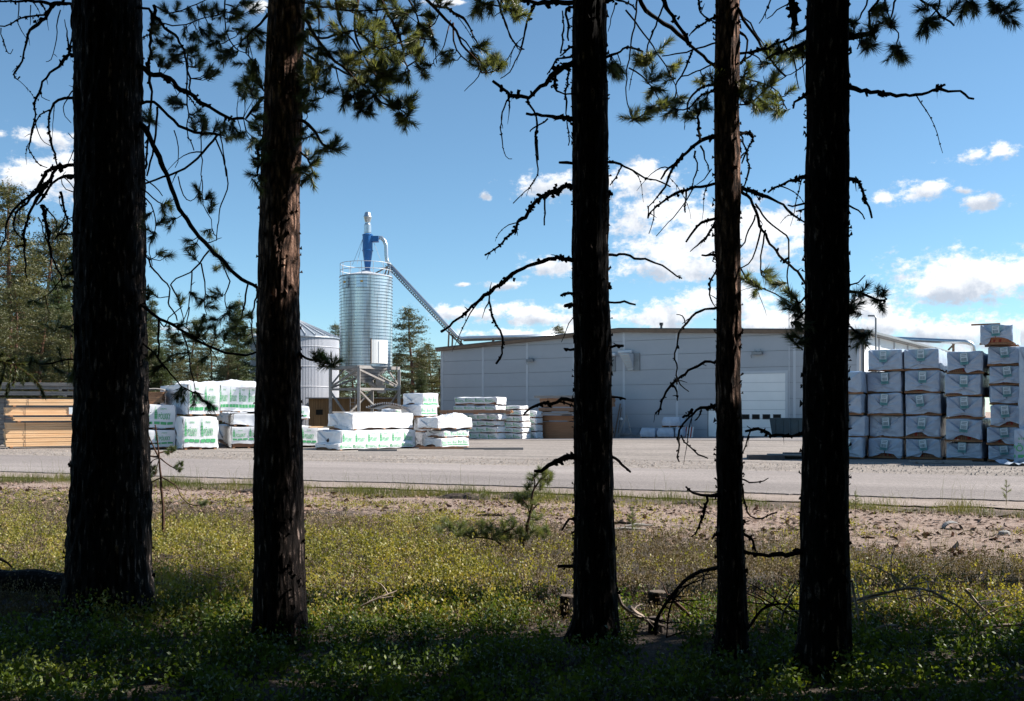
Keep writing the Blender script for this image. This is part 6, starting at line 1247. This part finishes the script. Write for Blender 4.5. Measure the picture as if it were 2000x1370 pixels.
FB = [('long arching grey dead branch over the heather at lower right', 7.9, 'bleached', 4.5, 2, [(1655, 1176), (1690, 1168), (1730, 1158), (1775, 1150), (1812, 1154), (1855, 1175), (1888, 1198), (1905, 1232), (1908, 1262)], 10),
 ('short pale peeled branch near the base of the straight black trunk', 7.4, 'bleached', 8, 4, [(1684, 1262), (1696, 1243), (1716, 1228), (1752, 1222)], 3),
 ('pale upright bare twig right beside the straight black trunk', 7.7, 'bleached', 4, 2, [(1664, 1140), (1672, 1180), (1680, 1225), (1686, 1262)], 3),
 ('slanting thin bare stick at the far right of the heather', 8.2, 'bleached', 4, 2, [(1885, 1152), (1915, 1185), (1948, 1216), (1975, 1250)], 4),
 ('thick dark curved branch low on the berry leaves, right of the black trunk', 6.9, 'twig', 8, 4, [(1655, 1270), (1700, 1263), (1742, 1268), (1785, 1290), (1800, 1310)], 4),
 ('straight grey pole-like branch lying flat toward the right picture edge', 8.0, 'bleached', 5, 4, [(1700, 1236), (1800, 1232), (1880, 1228), (1960, 1222), (2040, 1218)], 8),
 ('smooth pale curved root between the middle trunk and the small stump', 7.9, 'bleached', 5, 4, [(1203, 1150), (1214, 1180), (1238, 1200), (1270, 1214), (1300, 1224)], 2),
 ('thick pale forked branch lying behind the small dark stump', 8.1, 'bleached', 8, 5, [(1228, 1187), (1245, 1200), (1268, 1213)], 1),
 ('dark arching dead branch left of the thinnest trunk', 7.6, 'twig', 5, 4, [(1404, 1108), (1360, 1120), (1330, 1143), (1302, 1178), (1282, 1210), (1280, 1240)], 5),
 ('second dark arch springing beside the thinnest trunk', 7.7, 'twig', 3, 2, [(1360, 1122), (1335, 1135), (1318, 1165), (1306, 1200), (1302, 1245)], 3),
 ('reddish broken stick slanting on the grass right of the cut stump', 8.3, 'redtwig', 5, 4, [(1305, 1163), (1330, 1187), (1352, 1207)], 1),
 ('thin white arching twig between the two right trunks', 7.9, 'bleached', 3, 2, [(1547, 1170), (1531, 1195), (1526, 1225), (1528, 1258)], 2),
 ('thin pale bowed twig left of the straight black trunk', 8.0, 'bleached', 3, 2, [(1498, 1230), (1500, 1205), (1512, 1190), (1525, 1196)], 1),
 ('tangle of fine dead twigs right of the thinnest trunk', 7.9, 'twig', 4, 2, [(1460, 1230), (1490, 1190), (1530, 1180), (1560, 1200)], 9),
 ('tangle of fine grey twigs in the heather at lower right', 8.3, 'bleached', 4, 2, [(1780, 1240), (1815, 1190), (1860, 1200), (1900, 1235)], 12),
 ('bundle of bare twigs lying at the right picture edge', 8.4, 'bleached', 4, 3, [(1880, 1225), (1930, 1215), (1990, 1210), (2040, 1212)], 8),
 ('thin bent stick beside the fallen log at the left edge', 8.9, 'twig', 4, 2, [(-10, 1088), (15, 1100), (30, 1118), (42, 1134)], 1),
 ('thin curved grey twig in the berry shrubs right of the reddish trunk', 8.4, 'bleached', 2.5, 1.5, [(705, 1185), (740, 1168), (775, 1154)], 1),
 ('small pale twig between the thickest and reddish trunks', 8.6, 'bleached', 3, 2, [(555 - 60, 1160), (470, 1150), (440, 1140), (410, 1135)], 3),
 ('pale short twig standing right of the thickest trunk', 9.3, 'bleached', 3, 2, [(508 - 0, 1062), (512, 1080)], 0)]
rs = random.Random(4)
for k, (lab, Y, mt, r0, r1, pts, ntw) in enumerate(FB):
    Y -= 1.0 if Y < 8.5 and Y > 7 else 0
    P_ = cr(pts, 9); w3 = [W(p[0], p[1], Y + .1 * math.sin(i * .2 + k)) for i, p in enumerate(P_)]
    t = thing('fallen_branch', lab, 'branch', w3[0]); m = MB(); branch_geo(m, w3, r0 * Y / F * .8, r1 * Y / F * .8, 0, rs, 1); m.build('stem', M[mt], t, world=True)
    if ntw:
        m = MB()
        for _ in range(ntw * 2):
            q = [w3[rs.randint(0, len(w3) - 1)]]; d = Vector((rs.uniform(-1, 1), rs.uniform(-.6, .6), rs.uniform(-.3, .7))).normalized(); l = rs.uniform(.12, .5)
            for j in range(6): d = (d + Vector((rs.uniform(-.25, .25), rs.uniform(-.2, .2), rs.uniform(-.28, .1)))).normalized(); q.append(q[-1] + d * l / 6)
            branch_geo(m, q, .0055, .0022, 0, rs, 0)
        m.build('twigs', M[mt], t, world=True)

# ---------------------------------------------------------------- forest floor: ground cover
gX = np.arange(-20, 20.01, .25); gY = np.arange(2, 34.01, .25)
GZ = np.array([[G(x, y) for x in gX] for y in gY])
NA = np.array([[noise.noise(Vector((x * .42, y * .42, 11))) for x in gX] for y in gY]); NB = np.array([[noise.noise(Vector((x * 1.1, y * 1.1, 21))) for x in gX] for y in gY])
cX = np.arange(-12, 12.01, .08); cY = np.arange(3, 21.01, .08); NC = np.array([[noise.noise(Vector((x * 3.4, y * 3.4, 31))) + .5 * noise.noise(Vector((x * 8, y * 8, 33))) for x in cX] for y in cY])
def clump(x, y): return NC[np.clip(((y - 3) / .08).astype(int), 0, len(cY) - 1), np.clip(((x + 12) / .08).astype(int), 0, len(cX) - 1)]
def bil(A, x, y):
    fx = np.clip((x + 20) / .25, 0, len(gX) - 1.001); fy = np.clip((y - 2) / .25, 0, len(gY) - 1.001); i = fx.astype(int); j = fy.astype(int); u = fx - i; v = fy - j
    return A[j, i] * (1 - u) * (1 - v) + A[j, i + 1] * u * (1 - v) + A[j + 1, i] * (1 - u) * v + A[j + 1, i + 1] * u * v
def dist(x, y): return NX * x + NY * y
nr = np.random.RandomState(12)
def scatter(n, x0, x1, y0, y1, slope=.62):
    y = nr.uniform(y0 ** 1.0, y1, n); x = nr.uniform(-1, 1, n) * np.minimum(np.abs(y) * slope + .8, x1); return x, y
def sprigs(x, y, hmin, hmax, K_, lmin, lmax, upw=.5, droop=0):
    n = len(x); z = bil(GZ, x, y); h = nr.uniform(hmin, hmax, n) * np.clip(.95 + 1.1 * clump(x, y), .35, 1.8); lean = nr.normal(size=(n, 2)) * .35
    t = (np.arange(K_)[None] + nr.uniform(0, 1, (n, K_))) / K_ * .8 + .2
    px = x[:, None] + lean[:, :1] * h[:, None] * t + nr.normal(size=(n, K_)) * .012; py = y[:, None] + lean[:, 1:] * h[:, None] * t + nr.normal(size=(n, K_)) * .012; pz = z[:, None] + h[:, None] * t - .01
    c = np.stack([px, py, pz], 2).reshape(-1, 3); a = nr.uniform(0, 6.283, len(c)); e = nr.normal(upw, .45, len(c)); L = nr.uniform(lmin, lmax, len(c))
    d = np.stack([np.cos(a) * np.cos(e), np.sin(a) * np.cos(e), np.sin(e)], 1); r = nr.normal(size=(len(c), 3)); s = np.cross(d, r); s /= np.linalg.norm(s, axis=1)[:, None] + 1e-9
    L = L[:, None]; return np.stack([c, c + d * L * .5 - s * L * .3, c + d * L, c + d * L * .5 + s * L * .3], 1).reshape(-1, 3), (x, y, z, h, lean)
def stems(info, frac, wid):
    x, y, z, h, lean = [a[:int(len(a) * frac)] for a in info]; n = len(x); b = np.stack([x, y, z - .01], 1); tp = np.stack([x + lean[:, 0] * h, y + lean[:, 1] * h, z + h], 1); s = nr.normal(size=(n, 3)) * np.array([1, .3, 0]); s /= np.linalg.norm(s, axis=1)[:, None]
    return np.stack([b - s * wid, b + s * wid, tp], 1).reshape(-1, 3)
TR = [((W((a + b) / 2, 900, Y)).x, Y, .33 if i == 0 else .17) for i, (a, b, Y) in enumerate([(133, 292, 7.7), (497, 595, 6.75), (1120, 1203, 6.8), (1400, 1456, 6.26), (1560, 1657, 5.9)])]
def notrunk(x, y):
    k = np.ones(len(x), bool)
    for (spx, spy, hw) in ((1108, 1205, .12), (1284, 1192, .16), (1281, 1236, .13), (40, 1160, .55), (-30, 1160, .6)):   # low, trampled growth before the stumps and the log
        Ys = Yat(spx, spy); k &= ~((np.abs(x - (spx - CX) / F * y) < hw) & (y > Ys - 1.3) & (y < Ys + .1) & (nr.uniform(size=len(x)) < .85))
    for (tx, ty, r) in TR: k &= (x - tx) ** 2 + (y - ty) ** 2 > r * r
    return k
def kind(o, lab, cat): return props(o, lab, cat, None, 'stuff')
# near berry shrubs
x, y = scatter(27000, 0, 5.0, 3.6, 7.9); k = notrunk(x, y) & (nr.uniform(size=len(x)) < .62 + .5 * bil(NB, x, y) + .9 * clump(x, y)); x, y = x[k], y[k]
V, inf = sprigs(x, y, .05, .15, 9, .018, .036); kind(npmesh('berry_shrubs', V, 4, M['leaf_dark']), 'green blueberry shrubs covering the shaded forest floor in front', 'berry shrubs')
o = npmesh('shrub_stems', stems(inf, .8, .0016), 3, M['twig']); kind(o, 'thin bare stems of the berry shrubs in front', 'stems')
# sunlit meadow
x, y = scatter(56000, 0, 11, 7.1, 16.5); d = dist(x, y) + .22 * x; a = bil(NA, x, y); b = bil(NB, x, y)
green = 1 / (1 + np.exp(-(a * 7 + b * 4 + np.clip(1.2 * (9.0 - d), -3.2, 1.0) + .9 * (x < -2) - .15 * np.maximum(0, x)))); lim = 1 / (1 + np.exp((d - 12.4 - 1.6 * a) * 2.6))
u = nr.uniform(size=len(x)); cl = clump(x, y); kg = notrunk(x, y) & (u < green * lim * np.clip(.75 + 1.3 * cl, .1, 1)); V, inf = sprigs(x[kg], y[kg], .06, .17, 9, .018, .036, .7)
kind(npmesh('lingonberry_carpet', V, 4, M['leaf']), 'bright sunlit green shrub carpet between the trunks and the sand', 'berry shrubs')
kh = (~kg) & (nr.uniform(size=len(x)) < lim * np.clip(.7 - 1.0 * cl, .15, .95)); n = kh.sum(); V, inf = sprigs(np.repeat(x[kh], 2), np.repeat(y[kh], 2), .05, .17, 7, .010, .024, 1.15)
kind(npmesh('heather', V, 4, M['heather']), 'brown and dull green heather tufts across the clearing', 'heather')
# sparse plants on the sand
x, y = scatter(16000, 0, 13, 12.5, 20.5); d = dist(x, y); a = bil(NA, x, y); b = bil(NB, x, y); k = (d > 12.6) & (d < 19.2) & (nr.uniform(size=len(x)) < np.clip(.2 + .9 * (a + b * .8) - .03 * x, 0, .85)); V, inf = sprigs(x[k], y[k], .04, .12, 7, .02, .035, .6)
kind(npmesh('sand_plants', V, 4, M['leaf']), 'scattered small green plants on the pink sand', 'plants')
# grass verge along the road
n = 48000; uu = nr.uniform(-26, 24, n); dd = nr.normal(18.8, .5, n); x = uu * UX + dd * NX; y = uu * UY + dd * NY; b = bil(NB, x, y); k = (nr.uniform(size=n) < .6 + 1.2 * b) & (dd < 20.0 + .6 * b); x, y = x[k], y[k]
def blades(x, y, h0, h1, wid, bend=.5):
    n = len(x); z = bil(GZ, x, y); h = (nr.uniform(h0, h1, n) * np.clip(.8 + 1.5 * bil(NB, x, y), .3, 1.7))[:, None]; b = np.stack([x, y, z - .01], 1); a = nr.uniform(0, 6.283, n); d = np.stack([np.cos(a), np.sin(a), np.zeros(n)], 1); s = np.stack([-np.sin(a * 1.7), np.cos(a * 1.7) * .3, np.zeros(n)], 1) * wid
    m1 = b + d * h * bend * .25 + np.array([0, 0, .62]) * h; tp = b + d * h * bend + np.array([0, 0, .95]) * h
    q = np.stack([b - s, b + s, m1 + s * .7, m1 - s * .7], 1); q2 = np.stack([m1 - s * .7, m1 + s * .7, tp, tp + s * .05], 1); return np.concatenate([q, q2], 0).reshape(-1, 3)
V1 = blades(x, y, .05, .24, .004); xs, ys = x[::45], y[::45]; V2 = blades(xs, ys, .4, .75, .0022, .35)
kind(npmesh('grass_verge', np.concatenate([V1, V2]), 4, M['grass']), 'yellow-green grass verge along the near side of the road', 'grass')
x, y = scatter(7000, 0, 11, 8.2, 14); V = blades(x, y, .06, .22, .0022); kind(npmesh('meadow_grass', V, 4, M['grass']), 'sparse thin grass blades among the heather', 'grass')
for k, (px, py, w_, lab) in enumerate([(905, 972, 1.1, 'dark lump of turned soil on the verge left of the sapling'), (1010, 973, .7, 'small dark soil lump on the verge behind the sapling top'), (500, 962, .9, 'dark soil lump on the verge touching the reddish trunk'), (1345, 985, .6, 'low dark soil heap on the verge left of the thinnest trunk'), (262 + 40, 948, .5, 'dark soil heap on the verge right of the thickest trunk')]):
    p = onG(px, py); t = thing('soil_heap', lab, 'soil heap', p, R(-20)); m = MB(); nx, ny = 22, 10
    for j in range(ny + 1):
        for i in range(nx + 1):
            u, v = i / nx * 2 - 1, j / ny * 2 - 1; e = max(0, 1 - u * u) ** .6 * max(0, 1 - v * v) ** .6
            m.v.append((u * w_ / 2, v * .22, -.02 + e * (.09 + .07 * noise.noise(Vector((u * 3, v * 2, k)))) + .04 * noise.noise(Vector((u * 9, v * 5, k)))))
    for j in range(ny):
        for i in range(nx): m.f.append((j * (nx + 1) + i, j * (nx + 1) + i + 1, (j + 1) * (nx + 1) + i + 1, (j + 1) * (nx + 1) + i)); m.mi.append(0)
    m.build('soil', M['soil'], t)
# bark chips and stones
n = 52000; uu = nr.uniform(-22, 20, n); dd = nr.uniform(11.6, 18.6, n); x = uu * UX + dd * NX; y = uu * UY + dd * NY; b = bil(NB, x, y); k = (nr.uniform(size=n) < .55 + 1.2 * b); x, y = x[k], y[k]; n = len(x)
c = np.stack([x, y, bil(GZ, x, y) + .012], 1); L = nr.gamma(2.0, .010, n)[:, None] + .010; a = nr.uniform(0, 6.283, n); d = np.stack([np.cos(a), np.sin(a), nr.normal(0, .35, n)], 1); s = np.stack([-np.sin(a), np.cos(a), nr.normal(0, .5, n)], 1) * nr.uniform(.25, .7, n)[:, None]
kind(npmesh('bark_chips', np.stack([c - d * L - s * L, c + d * L - s * L * .6, c + d * L * .8 + s * L, c - d * L * .7 + s * L * .8], 1).reshape(-1, 3), 4, M['chips']), 'bark chips and litter strewn over the pink sand', 'bark chips')
def stones(n, d0, d1, u0, u1, s0, s1, dz, nm, lab):
    uu = nr.uniform(u0, u1, n); dd = nr.uniform(d0, d1, n); x = uu * UX + dd * NX; y = uu * UY + dd * NY; z = np.array([G(a, b) for a, b in zip(x, y)]) + dz; c = np.stack([x, y, z], 1); s = (s0 + (s1 - s0) * nr.uniform(size=n) ** 3)[:, None]
    T = np.array([[1, 0, -.3], [-.6, .9, -.3], [-.6, -.9, -.3], [.1, .1, .8]]); V = []
    j = nr.normal(1, .25, (n, 4, 3)); P = c[:, None] + T[None] * j * s[:, None]
    for f in ((0, 1, 3), (1, 2, 3), (2, 0, 3)): V.append(P[:, f])
    kind(npmesh(nm, np.concatenate(V).reshape(-1, 3), 3, M['stone']), lab, 'stones')
stones(9000, 28.9, 33.5, -40, 30, .015, .06, .035, 'yard_stones', 'loose stones along the far edge of the road')
stones(1500, 19.8, 21.1, -26, 22, .008, .03, .02, 'shoulder_stones', 'small stones on the sandy road shoulder')
x = []
